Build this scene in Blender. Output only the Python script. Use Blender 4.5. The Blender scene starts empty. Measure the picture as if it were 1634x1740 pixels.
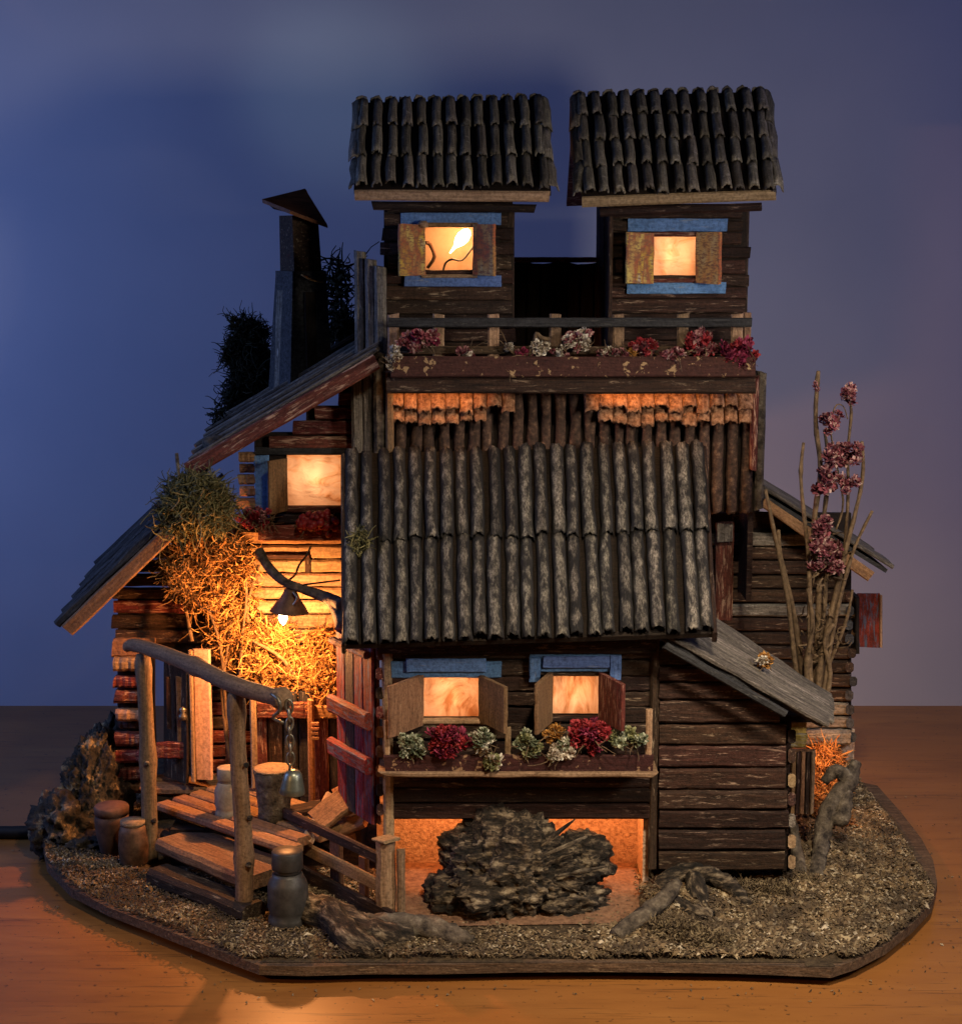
import bpy, bmesh, math, random
from mathutils import Vector, Matrix, noise
rnd = random.Random(11)
R = math.radians
sc = bpy.context.scene
COL = sc.collection
U = rnd.uniform

# ------------------------------------------------------------------ camera
F, CX, CY, PITCH = 3000.0, 817.0, 870.0, R(9)
CAM = Vector((0, -11, 4.6))
cd = bpy.data.cameras.new("camera"); cam = bpy.data.objects.new("camera", cd); COL.objects.link(cam)
cam.location = CAM; cam.rotation_euler = (R(90) - PITCH, 0, 0)
cd.sensor_fit = 'HORIZONTAL'; cd.sensor_width = 36; cd.lens = F / 1634 * 36
cd.clip_start = .05; cd.clip_end = 200
sc.camera = cam

# ------------------------------------------------------------------ world, exposure, room lamps
w = bpy.data.worlds.new("World"); sc.world = w; w.use_nodes = True
bg = w.node_tree.nodes['Background']; bg.inputs[0].default_value = (.25, .32, .6, 1); bg.inputs[1].default_value = .02
sc.view_settings.view_transform = 'Standard'; sc.view_settings.look = 'None'
sc.view_settings.exposure = 0; sc.view_settings.gamma = 1
sc.cycles.use_denoising = True
sc.cycles.max_bounces = 6; sc.cycles.diffuse_bounces = 3; sc.cycles.glossy_bounces = 2; sc.cycles.transparent_max_bounces = 4
sc.cycles.caustics_reflective = False; sc.cycles.caustics_refractive = False
sc.cycles.sample_clamp_indirect = 4


def area(name, loc, target, size, watts, color, size_y=None, spread=180):
    l = bpy.data.lights.new(name, 'AREA'); l.energy = watts; l.color = color; l.size = size
    if size_y: l.shape = 'RECTANGLE'; l.size_y = size_y
    l.spread = R(spread)
    o = bpy.data.objects.new(name, l); COL.objects.link(o); o.location = loc
    o.rotation_euler = (Vector(target) - Vector(loc)).to_track_quat('-Z', 'Y').to_euler()
    return o


def point(name, loc, watts, color, r=.04):
    l = bpy.data.lights.new(name, 'POINT'); l.energy = watts; l.color = color; l.shadow_soft_size = r
    o = bpy.data.objects.new(name, l); COL.objects.link(o); o.location = loc
    return o


area('window_light', (-8.0, .6, 4.4), (1.0, 5.85, 2.6), 3.6, 255, (.26, .42, 1.0))
area('right_wall_fill', (8.0, .2, 5.5), (3.5, 5.85, 2.6), 3.6, 95, (.36, .43, 1.0))  # added bluish fill for the right side of the wall, no window there
area('room_window', (4.9, -3.9, 4.6), (.2, 1.4, 2.7), 1.2, 88, (1, .87, .70), spread=100)
area('ceiling_lamp', (1.8, -6.5, 9.5), (1.5, -.3, .2), .8, 120, (1, .80, .55), spread=55)
def spot(name, loc, target, watts, color, deg, blend=.6, r=.1):
    l = bpy.data.lights.new(name, 'SPOT'); l.energy = watts; l.color = color; l.spot_size = R(deg); l.spot_blend = blend; l.shadow_soft_size = r
    o = bpy.data.objects.new(name, l); COL.objects.link(o); o.location = loc
    o.rotation_euler = (Vector(target) - Vector(loc)).to_track_quat('-Z', 'Y').to_euler(); return o
spot('added_table_spot', (-4.4, -5.8, 3.8), (-.7, -2.0, 0), 300, (1, .50, .15), 50, .5, .06)  # unseen warm spot added to brighten the table at front left
spot('wall_patch_spot', (-5.0, -3.0, 8.0), (-1.35, 5.85, 5.9), 420, (.60, .80, .78), 13, .95, .3)  # unseen spot added to make the pale patch on the wall
point('added_rear_glow', (2.9, 3.6, 1.3), 8, (1, .40, .14), .08)  # unseen orange light added to warm table and wall at right rear

# ------------------------------------------------------------------ pixel rays (only used to find where things stand)
cp, sp = math.cos(PITCH), math.sin(PITCH)
def ray(px, py):
    dx, dy = (px - CX) / F, (CY - py) / F
    return Vector((dx, cp + dy * sp, -sp + dy * cp))
def P(px, py, Y):
    d = ray(px, py); return CAM + d * ((Y - CAM.y) / d.y)
def G(px, py, Z):
    d = ray(px, py); return CAM + d * ((Z - CAM.z) / d.z)

# ------------------------------------------------------------------ materials
def newmat(name):
    m = bpy.data.materials.new(name); m.use_nodes = True
    nt = m.node_tree; b = nt.nodes['Principled BSDF']
    return m, nt, b
def nd(nt, t, **k):
    n = nt.nodes.new('ShaderNode' + t)
    for a, v in k.items():
        if a in n.inputs.keys(): n.inputs[a].default_value = v
        else: setattr(n, a, v)
    return n
def ramp(nt, fac, stops):
    n = nt.nodes.new('ShaderNodeValToRGB'); e = n.color_ramp.elements
    while len(e) < len(stops): e.new(.5)
    for el, (p, c) in zip(e, stops):
        el.position = p; el.color = (*c, 1) if len(c) == 3 else c
    nt.links.new(fac, n.inputs[0]); return n.outputs[0]
def mixc(nt, fac, a, b, mode='MIX'):
    n = nt.nodes.new('ShaderNodeMix'); n.data_type = 'RGBA'; n.blend_type = mode
    for s, v in ((0, fac), (6, a), (7, b)):
        if hasattr(v, 'links') or isinstance(v, bpy.types.NodeSocket): nt.links.new(v, n.inputs[s])
        else: n.inputs[s].default_value = v if s == 0 else (*v, 1)
    return n.outputs[2]
def coords(nt, scale, rand=True):
    tc = nd(nt, 'TexCoord'); mp = nd(nt, 'Mapping'); mp.inputs['Scale'].default_value = scale
    if rand:
        oi = nd(nt, 'ObjectInfo'); ml = nd(nt, 'VectorMath', operation='SCALE'); ml.inputs[0].default_value = (31, 17, 53)
        nt.links.new(oi.outputs['Random'], ml.inputs['Scale'])
        ad = nd(nt, 'VectorMath', operation='ADD'); nt.links.new(tc.outputs['Object'], ad.inputs[0]); nt.links.new(ml.outputs[0], ad.inputs[1])
        nt.links.new(ad.outputs[0], mp.inputs[0])
    else: nt.links.new(tc.outputs['Object'], mp.inputs[0])
    return mp.outputs[0]
def noi(nt, vec, scale, detail=6, rough=.6, dist=0):
    n = nd(nt, 'TexNoise'); n.inputs['Scale'].default_value = scale; n.inputs['Detail'].default_value = detail
    n.inputs['Roughness'].default_value = rough; n.inputs['Distortion'].default_value = dist
    nt.links.new(vec, n.inputs['Vector']); return n.outputs[0]
def bump(nt, b, h, strength, dist):
    n = nd(nt, 'Bump'); n.inputs['Strength'].default_value = strength; n.inputs['Distance'].default_value = dist
    nt.links.new(h, n.inputs['Height']); nt.links.new(n.outputs[0], b.inputs['Normal'])
def vary(nt, col, lo, hi, hue=.0):
    oi = nd(nt, 'ObjectInfo'); mr = nd(nt, 'MapRange'); mr.inputs['To Min'].default_value = lo; mr.inputs['To Max'].default_value = hi
    nt.links.new(oi.outputs['Random'], mr.inputs['Value'])
    h = nd(nt, 'HueSaturation'); nt.links.new(col, h.inputs['Color']); nt.links.new(mr.outputs[0], h.inputs['Value'])
    if hue:
        m2 = nd(nt, 'MapRange'); m2.inputs['To Min'].default_value = .5 - hue; m2.inputs['To Max'].default_value = .5 + hue
        ml = nd(nt, 'Math', operation='MULTIPLY'); ml.inputs[1].default_value = 7.31
        fr = nd(nt, 'Math', operation='FRACT'); nt.links.new(oi.outputs['Random'], ml.inputs[0]); nt.links.new(ml.outputs[0], fr.inputs[0])
        nt.links.new(fr.outputs[0], m2.inputs['Value']); nt.links.new(m2.outputs[0], h.inputs['Hue'])
    return h.outputs[0]

def wood(name, dark, mid, wear=None, amt=.42, sc_=1.0, lo=.7, hi=1.35, hue=.012, rough=.75, bs=.6, iso=False, sharp=.05):
    """Weathered board: grain runs along local X; flaked or scratched patches of another colour."""
    m, nt, b = newmat(name)
    v = coords(nt, (1.0 * sc_, 13 * sc_, 13 * sc_))
    g = noi(nt, v, 3.6, 9, .68, .4)
    c = ramp(nt, g, [(.30, dark), (.52, tuple((a + z) / 2 for a, z in zip(dark, mid))), (.70, mid)])
    vi = coords(nt, (1, 1, 1)); f = noi(nt, vi, 46 * sc_, 5, .7)
    c = mixc(nt, ramp(nt, f, [(.35, (.55,) * 3), (.65, (1.15,) * 3)]), (0, 0, 0), c)
    if wear:
        vw = vi if iso else coords(nt, (3.2, 24, 24))
        wn = noi(nt, vw, 15 if iso else 1.9, 8, .62 if iso else .74, .5)
        mk = ramp(nt, wn, [(1 - amt - sharp, (0,) * 3), (1 - amt + sharp, (1,) * 3)])
        c = mixc(nt, mk, c, wear)
    c = vary(nt, c, lo, hi, hue)
    nt.links.new(c, b.inputs['Base Color']); b.inputs['Roughness'].default_value = rough
    b.inputs['Specular IOR Level'].default_value = .25
    ad = nd(nt, 'Math', operation='ADD'); nt.links.new(g, ad.inputs[0]); nt.links.new(f, ad.inputs[1])
    bump(nt, b, ad.outputs[0], bs, .014)
    return m

def spotted(name, stops, scale=20, rough=.85, bs=.6, dist=.015, metal=0, lo=.8, hi=1.2, stretch=(1, 1, 1), detail=8):
    m, nt, b = newmat(name); v = coords(nt, stretch); n = noi(nt, v, scale, detail, .65)
    c = vary(nt, ramp(nt, n, stops), lo, hi)
    nt.links.new(c, b.inputs['Base Color']); b.inputs['Roughness'].default_value = rough; b.inputs['Metallic'].default_value = metal
    b.inputs['Specular IOR Level'].default_value = .3
    bump(nt, b, n, bs, dist); return m

def islands(name, stops, rough=.8, patch=None):
    m, nt, b = newmat(name); g = nd(nt, 'NewGeometry')
    c = ramp(nt, g.outputs['Random Per Island'], stops)
    if patch: c = mixc(nt, ramp(nt, noi(nt, coords(nt, (1, 1, 1), False), patch, 5, .65), [(.36, (1,) * 3), (.60, (0,) * 3)]), c, (.05, .036, .024))
    nt.links.new(c, b.inputs['Base Color']); b.inputs['Roughness'].default_value = rough
    b.inputs['Specular IOR Level'].default_value = .2
    return m

def parchment(name, stops, scale=(2, 2, 2), nscale=1.6, dist=1.2):
    """thin translucent skin: lit from behind by a real bulb, with veins and folds"""
    m, nt, b = newmat(name); v = coords(nt, scale); n = noi(nt, v, nscale, 6, .62, dist)
    c = ramp(nt, n, stops); nt.nodes.remove(b)
    t = nd(nt, 'BsdfTranslucent'); d = nd(nt, 'BsdfDiffuse'); mx = nd(nt, 'MixShader'); mx.inputs[0].default_value = .2
    nt.links.new(c, t.inputs[0]); nt.links.new(c, d.inputs[0]); nt.links.new(t.outputs[0], mx.inputs[1]); nt.links.new(d.outputs[0], mx.inputs[2])
    bp = nd(nt, 'Bump'); bp.inputs['Strength'].default_value = .8; bp.inputs['Distance'].default_value = .05; nt.links.new(n, bp.inputs['Height'])
    nt.links.new(bp.outputs[0], t.inputs['Normal']); nt.links.new(bp.outputs[0], d.inputs['Normal'])
    nt.links.new(mx.outputs[0], nt.nodes['Material Output'].inputs[0]); return m

M = {}
M['brown'] = wood('dark_brown_board', (.008, .004, .003), (.062, .028, .018), (.30, .21, .15), .37, sharp=.06, lo=.5, hi=1.6, hue=.018)
M['brown2'] = wood('umber_board', (.012, .007, .005), (.08, .043, .027), (.34, .25, .18), .38, sharp=.05, lo=.55, hi=1.5, hue=.018)
M['red'] = wood('worn_red_board', (.05, .012, .010), (.20, .045, .035), (.42, .26, .19), .42)
M['bright_red'] = wood('bright_red_paint', (.06, .008, .008), (.29, .028, .022), (.07, .09, .13), .45)
M['pale'] = wood('bare_pale_wood', (.20, .12, .065), (.46, .31, .19), (.16, .09, .05), .36)
M['grey'] = wood('grey_weathered_wood', (.035, .030, .027), (.30, .26, .22), (.46, .41, .35), .38, bs=1.0)
M['dgrey'] = wood('dark_grey_wood', (.010, .010, .012), (.075, .075, .08), (.14, .13, .12), .36, bs=.8)
M['blue'] = wood('flaking_blue_paint', (.09, .19, .44), (.17, .30, .62), (.26, .30, .38), .36, lo=.85, hi=1.15)
M['log'] = wood('peeled_branch', (.12, .07, .04), (.26, .16, .092), (.08, .045, .025), .36, bs=.5)
M['box'] = wood('flaked_dark_red_paint', (.035, .011, .010), (.085, .030, .024), (.34, .22, .12), .40, iso=True, sharp=.015)
M['jamb'] = wood('smooth_pink_board', (.40, .25, .17), (.52, .34, .24), bs=.2)
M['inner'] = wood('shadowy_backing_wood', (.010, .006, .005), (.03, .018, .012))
M['warmboard'] = wood('straw_brown_board', (.15, .075, .035), (.36, .20, .10), (.10, .05, .03), .38)
M['tile'] = wood('sooty_roll_tile', (.045, .037, .028), (.33, .28, .22), (.50, .44, .36), .32, bs=.9, lo=.6, hi=1.4, sc_=1.3, iso=True, sharp=.1)
M['cork'] = spotted('cracked_bark_tile', [(.30, (.05, .018, .008)), (.5, (.30, .14, .07)), (.7, (.55, .30, .17))], 34, bs=1, dist=.02)
m, nt, b = newmat('crest_lit_corrugated_card')          # dark card; rubbed crest of each rib also lightened as if lit
v = coords(nt, (.7, 1.8, 1.8)); n = noi(nt, v, 13, 8, .68); n2 = noi(nt, coords(nt, (1, 3, 3)), 34, 4, .7)
tc = nd(nt, 'TexCoord'); sx = nd(nt, 'SeparateXYZ'); nt.links.new(tc.outputs['Object'], sx.inputs[0])
ma = nd(nt, 'Math', operation='MULTIPLY_ADD'); ma.inputs[1].default_value = .085; nt.links.new(n, ma.inputs[0]); nt.links.new(sx.outputs['Z'], ma.inputs[2])
mk_ = ramp(nt, ma.outputs[0], [(.076, (0,) * 3), (.098, (1,) * 3)])
c = mixc(nt, mk_, (.022, .020, .020), ramp(nt, n2, [(.36, (.07, .06, .05)), (.5, (.20, .172, .14)), (.66, (.40, .35, .29))]))
nt.links.new(vary(nt, c, .7, 1.25, .01), b.inputs['Base Color']); b.inputs['Roughness'].default_value = .8; b.inputs['Specular IOR Level'].default_value = .2
bump(nt, b, n2, .9, .015); M['corr'] = m
M['corr2'] = spotted('dark_corrugated_card', [(.3, (.012, .008, .007)), (.55, (.075, .042, .030)), (.8, (.28, .17, .11))], 26, bs=.8, dist=.015)
M['stucco'] = spotted('rough_sand_plaster', [(.3, (.26, .16, .10)), (.5, (.54, .38, .27)), (.7, (.70, .53, .39))], 44, bs=.9, dist=.02)
M['soil_floor'] = spotted('reddish_earth_floor', [(.3, (.10, .05, .03)), (.7, (.30, .17, .10))], 26, bs=.8, dist=.02)
M['bark'] = spotted('rough_stump_bark', [(.38, (.006, .005, .004)), (.50, (.035, .026, .019)), (.58, (.16, .12, .08)), (.70, (.40, .33, .23))], 10, bs=1.0, dist=.06, stretch=(.7, 1.5, 2.4))
M['berry'] = spotted('deep_red_berry', [(.3, (.10, .006, .008)), (.7, (.26, .018, .02))], 5, .45, .1)
M['rock'] = spotted('burnt_bark_lump', [(.35, (.006, .005, .004)), (.55, (.05, .04, .03)), (.68, (.38, .27, .14)), (.85, (.5, .36, .18))], 8, bs=1.0, dist=.05)
M['drift'] = spotted('grey_driftwood', [(.35, (.02, .015, .012)), (.55, (.12, .095, .07)), (.75, (.28, .24, .18))], 14, bs=1, dist=.03)
M['iron'] = spotted('grey_painted_metal', [(.3, (.035, .033, .032)), (.7, (.085, .08, .078))], 14, .45, .2, .01, .35)
M['bell'] = spotted('dull_zinc', [(.3, (.14, .155, .13)), (.7, (.30, .32, .27))], 12, .38, .15, .006, .75)
M['chain'] = spotted('tarnished_chain', [(.3, (.14, .12, .09)), (.7, (.34, .30, .23))], 30, .4, .2, .006, .8)
M['rust'] = spotted('rusty_tin', [(.3, (.035, .018, .010)), (.7, (.16, .085, .05))], 16, .6, .3, .01, .3)
M['terracotta'] = spotted('dusty_terracotta', [(.3, (.05, .025, .017)), (.7, (.15, .075, .05))], 12, .8, .3, .01)
M['churn'] = spotted('whitewashed_wood', [(.3, (.14, .105, .08)), (.7, (.30, .245, .185))], 16, .8, .4, .01)
M['black'] = spotted('black_rubber', [(.3, (.006, .006, .006)), (.7, (.012, .012, .012))], 10, .6, .1)
M['copper'] = spotted('copper_sheet', [(.3, (.10, .04, .02)), (.7, (.26, .11, .055))], 6, .45, .2, .01, .5, stretch=(1, 6, 6))
M['gravel'] = islands('sawdust_chips', [(0, (.03, .02, .012)), (.3, (.11, .075, .042)), (.5, (.23, .16, .09)), (.75, (.15, .105, .055)), (.92, (.40, .32, .20)), (1, (.56, .48, .36))], patch=3.8)
M['soil'] = spotted('brown_soil_bed', [(.3, (.028, .018, .011)), (.7, (.13, .09, .05))], 24, .95, 1, .03)
M['straw'] = islands('dry_curled_moss', [(0, (.035, .018, .006)), (.25, (.13, .07, .02)), (.5, (.30, .15, .045)), (.85, (.42, .235, .08)), (1, (.24, .11, .035))])
M['soilmoss'] = islands('brown_dead_moss', [(0, (.03, .02, .012)), (.5, (.10, .072, .042)), (1, (.22, .17, .10))])
M['greenmoss'] = islands('olive_moss', [(0, (.045, .045, .018)), (.5, (.13, .115, .045)), (1, (.22, .19, .09))])
M['darkmoss'] = islands('black_green_moss', [(0, (.005, .006, .003)), (.7, (.016, .018, .009)), (1, (.04, .03, .015))])
M['orangemoss'] = islands('reddish_moss', [(0, (.10, .035, .015)), (.5, (.36, .15, .05)), (1, (.5, .25, .08))])
M['stem'] = spotted('dry_stalk', [(.3, (.045, .028, .016)), (.6, (.15, .098, .055)), (.8, (.30, .225, .145))], 24, .85, .6, .01)
for nm, st in dict(f_red=[(0, (.13, .008, .012)), (.6, (.30, .022, .03)), (1, (.42, .07, .08))],
                   f_crimson=[(0, (.07, .006, .018)), (.6, (.20, .016, .05)), (1, (.32, .06, .11))],
                   f_pink=[(0, (.16, .035, .05)), (.5, (.28, .08, .10)), (1, (.5, .36, .32))],
                   f_white=[(0, (.26, .20, .15)), (.5, (.48, .42, .34)), (1, (.66, .62, .54))],
                   f_green=[(0, (.05, .065, .035)), (.4, (.17, .19, .12)), (.8, (.40, .42, .31)), (1, (.6, .6, .5))],
                   f_orange=[(0, (.24, .10, .02)), (1, (.46, .23, .06))],
                   f_mauve=[(0, (.09, .02, .03)), (.5, (.17, .045, .06)), (.8, (.27, .12, .12)), (1, (.42, .29, .26))],
                   f_olive=[(0, (.06, .07, .03)), (.5, (.17, .17, .07)), (1, (.32, .31, .17))]).items():
    M[nm] = islands(nm.replace('f_', '') + '_dried_petal', st, .7)
M['pane'] = parchment('goatskin_parchment', [(.36, (.50, .27, .13)), (.46, (.80, .60, .42)), (.58, (.92, .80, .66))], (2.4, 2, 2.6), 1.7)
M['pane_dim'] = parchment('creased_parchment', [(.34, (.45, .22, .10)), (.46, (.74, .52, .35)), (.60, (.95, .86, .74))], (4, 2, 1.6), 1.6)
M['pane_hot'] = parchment('veined_parchment', [(.30, (.52, .28, .12)), (.38, (.85, .66, .46)), (.52, (.95, .86, .74))], (1.6, 1, 4), 1.7, 1.8)
m, nt, b = newmat('hot_bulb_glass'); b.inputs['Emission Color'].default_value = (1, .72, .36, 1); b.inputs['Emission Strength'].default_value = 14; M['bulb'] = m
M['rim'] = wood('board_edge_wood', (.03, .02, .013), (.15, .10, .06), (.30, .23, .14), .36)
M['interior'] = spotted('peach_wallpaper', [(.3, (.5, .30, .17)), (.7, (.72, .5, .32))], 5, .8, .2)

def peel(name, cols):
    """Thin shutter paint in bands of colour, rubbed away to reddish wood."""
    m, nt, b = newmat(name)
    v = coords(nt, (1.5, 1.5, 5), True); n = noi(nt, v, 2.2, 3, .5, .3)
    st = [(i / (len(cols)) * .5 + .28, c) for i, c in enumerate(cols)]
    c = ramp(nt, n, st)
    v2 = coords(nt, (30, 30, 12)); f = noi(nt, v2, 2.5, 6, .7)
    c = mixc(nt, ramp(nt, f, [(.46, (0,) * 3), (.58, (1,) * 3)]), c, (.22, .10, .05))
    nt.links.new(c, b.inputs['Base Color']); b.inputs['Roughness'].default_value = .8
    bump(nt, b, f, .6, .012); return m
M['peel_yellow'] = peel('yellow_white_flaked_paint', [(.48, .45, .40), (.56, .38, .06), (.34, .08, .04), (.56, .42, .12)])
M['peel_orange'] = peel('orange_red_flaked_paint', [(.52, .24, .06), (.44, .10, .04), (.52, .28, .08), (.50, .36, .16)])
M['yellow'] = wood('rubbed_yellow_paint', (.34, .22, .05), (.55, .42, .10), (.45, .40, .34), .42)
M['shutter'] = wood('brown_shutter_veneer', (.12, .06, .032), (.30, .17, .095), (.42, .30, .19), .36, sc_=1.4)

# backdrop wall and table
m, nt, b = newmat('matt_backdrop_paint'); v = coords(nt, (1, 1, 1), False); n = noi(nt, v, 60, 4, .6)
n2 = noi(nt, v, .55, 3, .5)
nt.links.new(ramp(nt, n2, [(.3, (.36, .38, .47)), (.7, (.42, .43, .51))]), b.inputs['Base Color'])
b.inputs['Roughness'].default_value = .95; b.inputs['Specular IOR Level'].default_value = .1; bump(nt, b, n, .12, .01); M['wall'] = m
m, nt, b = newmat('scratched_table_veneer'); v = coords(nt, (1, 1, 1), False)
vs = coords(nt, (.7, 3.5, 1), False); g = noi(nt, vs, 1.1, 8, .6, .6)
c = ramp(nt, g, [(.3, (.20, .078, .018)), (.55, (.27, .112, .026)), (.75, (.33, .145, .036))])
big = noi(nt, v, .6, 3, .5); c = mixc(nt, ramp(nt, big, [(.35, (0,) * 3), (.65, (.45,) * 3)]), c, (.30, .12, .035))
for rot, sx in ((R(35), 26), (R(-20), 34), (R(75), 30)):
    tc = nd(nt, 'TexCoord'); mp = nd(nt, 'Mapping'); mp.inputs['Rotation'].default_value = (0, 0, rot); mp.inputs['Scale'].default_value = (1.1, sx, 1)
    nt.links.new(tc.outputs['Object'], mp.inputs[0]); s = noi(nt, mp.outputs[0], 1.0, 4, .6, .2)
    c = mixc(nt, ramp(nt, s, [(.625, (0,) * 3), (.68, (.7,) * 3)]), c, (.09, .04, .015))
dn = noi(nt, v, 20, 3, .5); c = mixc(nt, ramp(nt, dn, [(.655, (0,) * 3), (.69, (.8,) * 3)]), c, (.06, .028, .012))
nt.links.new(c, b.inputs['Base Color']); b.inputs['Roughness'].default_value = .38; b.inputs['Specular IOR Level'].default_value = .35
bump(nt, b, g, .08, .01); M['table'] = m

# ------------------------------------------------------------------ object helpers
WM = {}
def link(name, data, parent=None, mat4=None):
    o = bpy.data.objects.new(name, data); COL.objects.link(o)
    mat4 = mat4 or Matrix.Identity(4); WM[o.name] = mat4.copy()
    if parent:
        o.parent = parent; o.matrix_parent_inverse = WM[parent.name].inverted()
    o.matrix_basis = mat4; return o
def thing(name, label, cat, loc, group=None):
    o = link(name, None, None, Matrix.Translation(Vector(loc))); o.empty_display_size = .05
    o['label'] = label; o['category'] = cat
    if group: o['group'] = group
    return o
def mesh(name, verts, faces, mat, smooth=False):
    me = bpy.data.meshes.new(name); me.from_pydata([tuple(v) for v in verts], [], faces)
    me.materials.append(M[mat])
    if smooth: me.polygons.foreach_set('use_smooth', [True] * len(me.polygons))
    me.update(); return me
def mk(name, verts, faces, mat, parent=None, smooth=False, mat4=None):
    return link(name, mesh(name, verts, faces, mat, smooth), parent, mat4)
def frame(x, z, o):
    """matrix with local X along x, local Z near z, origin o"""
    x = Vector(x).normalized(); z = Vector(z); z = (z - x * z.dot(x)).normalized(); y = z.cross(x)
    m4 = Matrix((x, y, z)).transposed().to_4x4(); m4.translation = o; return m4

def plank(name, a, b, wdir, W, T, mat, parent=None, seg=5, jit=.05, label=None, end=.5):
    """sawn board from a to b (centres of its ends), W wide along wdir, T thick; edges worn and uneven"""
    a, b = Vector(a), Vector(b); L = (b - a).length
    m4 = frame(b - a, wdir, (a + b) / 2)
    vs, fs = [], []; ch = min(W, T) * .26
    e0, e1 = U(-end, end) * T * .5, U(-end, end) * T * .5
    for i in range(seg + 1):
        x = -L / 2 + L * i / seg
        top, bot = W / 2 * (1 + U(-jit, jit)), -W / 2 * (1 + U(-jit, jit)); t0 = T / 2 * (1 + U(-jit, jit) * 2)
        for k, (y, z) in enumerate(((-t0, bot + ch), (-t0, top - ch), (-t0 + ch, top), (t0 - ch, top), (t0, top - ch), (t0, bot + ch), (t0 - ch, bot), (-t0 + ch, bot))):
            xx = x
            if i == 0: xx += e0 * z / W + U(0, .006)
            if i == seg: xx += e1 * z / W - U(0, .006)
            vs.append((xx, y, z))
    for i in range(seg):
        for k in range(8):
            p, q = i * 8 + k, i * 8 + (k + 1) % 8
            fs.append((p, p + 8, q + 8, q))
    fs.append(tuple(range(8))); fs.append(tuple(reversed(range(seg * 8, seg * 8 + 8))))
    o = mk(name, vs, fs, mat, parent, False, m4)
    if label: o['label'] = label
    return o

def row(name, x0, x1, y0, y1, Y, T, mat, parent, **k):
    """horizontal board whose front face is at depth Y and covers photo rows y0..y1"""
    k.setdefault('seg', 9)
    a, b = P(x0, (y0 + y1) / 2, Y), P(x1, (y0 + y1) / 2, Y); Wd = P(x0, y0, Y).z - P(x0, y1, Y).z
    a.y += T / 2; b.y += T / 2
    return plank(name, a, b, (0, 0, 1), Wd, T, mat, parent, **k)
def col(name, x0, x1, y0, y1, Y, T, mat, parent, **k):
    a, b = P((x0 + x1) / 2, y1, Y), P((x0 + x1) / 2, y0, Y); Wd = P(x1, y0, Y).x - P(x0, y0, Y).x
    a.x = b.x = (a.x + b.x) / 2; a.y += T / 2; b.y += T / 2
    return plank(name, a, b, (1, 0, 0), Wd, T, mat, parent, **k)

def box8(name, c, mat, parent=None, label=None):
    """solid from 8 corners: front TL TR BR BL then back TL TR BR BL"""
    o0 = sum((Vector(v) for v in c), Vector()) / 8
    fs = [(0, 3, 2, 1), (4, 5, 6, 7), (0, 1, 5, 4), (1, 2, 6, 5), (2, 3, 7, 6), (3, 0, 4, 7)]
    o = mk(name, [Vector(v) - o0 for v in c], fs, mat, parent, False, Matrix.Translation(o0))
    if label: o['label'] = label
    return o
def slab(name, tl, tr, br, bl, thick, mat, parent=None, label=None):
    tl, tr, br, bl = map(Vector, (tl, tr, br, bl)); n = (tr - tl).cross(bl - tl).normalized() * thick
    return box8(name, [tl, tr, br, bl, tl + n, tr + n, br + n, bl + n], mat, parent, label)

def wall(name, x0, x1, y0, y1, Y, T, holes, parent, mat='inner', label=None):
    """backing panel with real openings; holes are photo rectangles at its front plane"""
    xs = sorted({x0, x1, *[h[0] for h in holes], *[h[1] for h in holes]}); ys = sorted({y0, y1, *[h[2] for h in holes], *[h[3] for h in holes]})
    c0 = P((x0 + x1) / 2, (y0 + y1) / 2, Y); vs, fs = [], []
    for i in range(len(xs) - 1):
        for j in range(len(ys) - 1):
            mx, my = (xs[i] + xs[i + 1]) / 2, (ys[j] + ys[j + 1]) / 2
            if any(h[0] < mx < h[1] and h[2] < my < h[3] for h in holes): continue
            q = [P(xs[i], ys[j], Y), P(xs[i + 1], ys[j], Y), P(xs[i + 1], ys[j + 1], Y), P(xs[i], ys[j + 1], Y)]
            n = len(vs); vs += [v - c0 for v in q] + [v - c0 + Vector((0, T, 0)) for v in q]
            fs += [tuple(n + k for k in f) for f in ((0, 3, 2, 1), (4, 5, 6, 7), (0, 1, 5, 4), (1, 2, 6, 5), (2, 3, 7, 6), (3, 0, 4, 7))]
    o = mk(name, vs, fs, mat, parent, False, Matrix.Translation(c0))
    if label: o['label'] = label
    return o
def rows(parent, x0, x1, ys, Y, T, mats, holes=(), gap=2.0, ragged=(0, 0), tilt=1.5):
    for a, b in zip(ys, ys[1:]):
        segs = [(x0, x1)]
        for h in holes:
            if min(b, h[3]) - max(a, h[2]) > .42 * (b - a):
                ns = []
                for s in segs:
                    if h[1] <= s[0] or h[0] >= s[1]: ns.append(s); continue
                    if h[0] - s[0] > 6: ns.append((s[0], h[0]))
                    if s[1] - h[1] > 6: ns.append((h[1], s[1]))
                segs = ns
        for s in segs:
            l = s[0] + (U(*ragged) if s[0] == x0 else 0); r = s[1] - (U(*ragged) if s[1] == x1 else 0)
            row('plank', l, r, a + gap / 2 + U(-1, 1), b - gap / 2 + U(-1, 1), Y - T + U(-.014, .010), T, rnd.choice(mats), parent, jit=.07)

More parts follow.
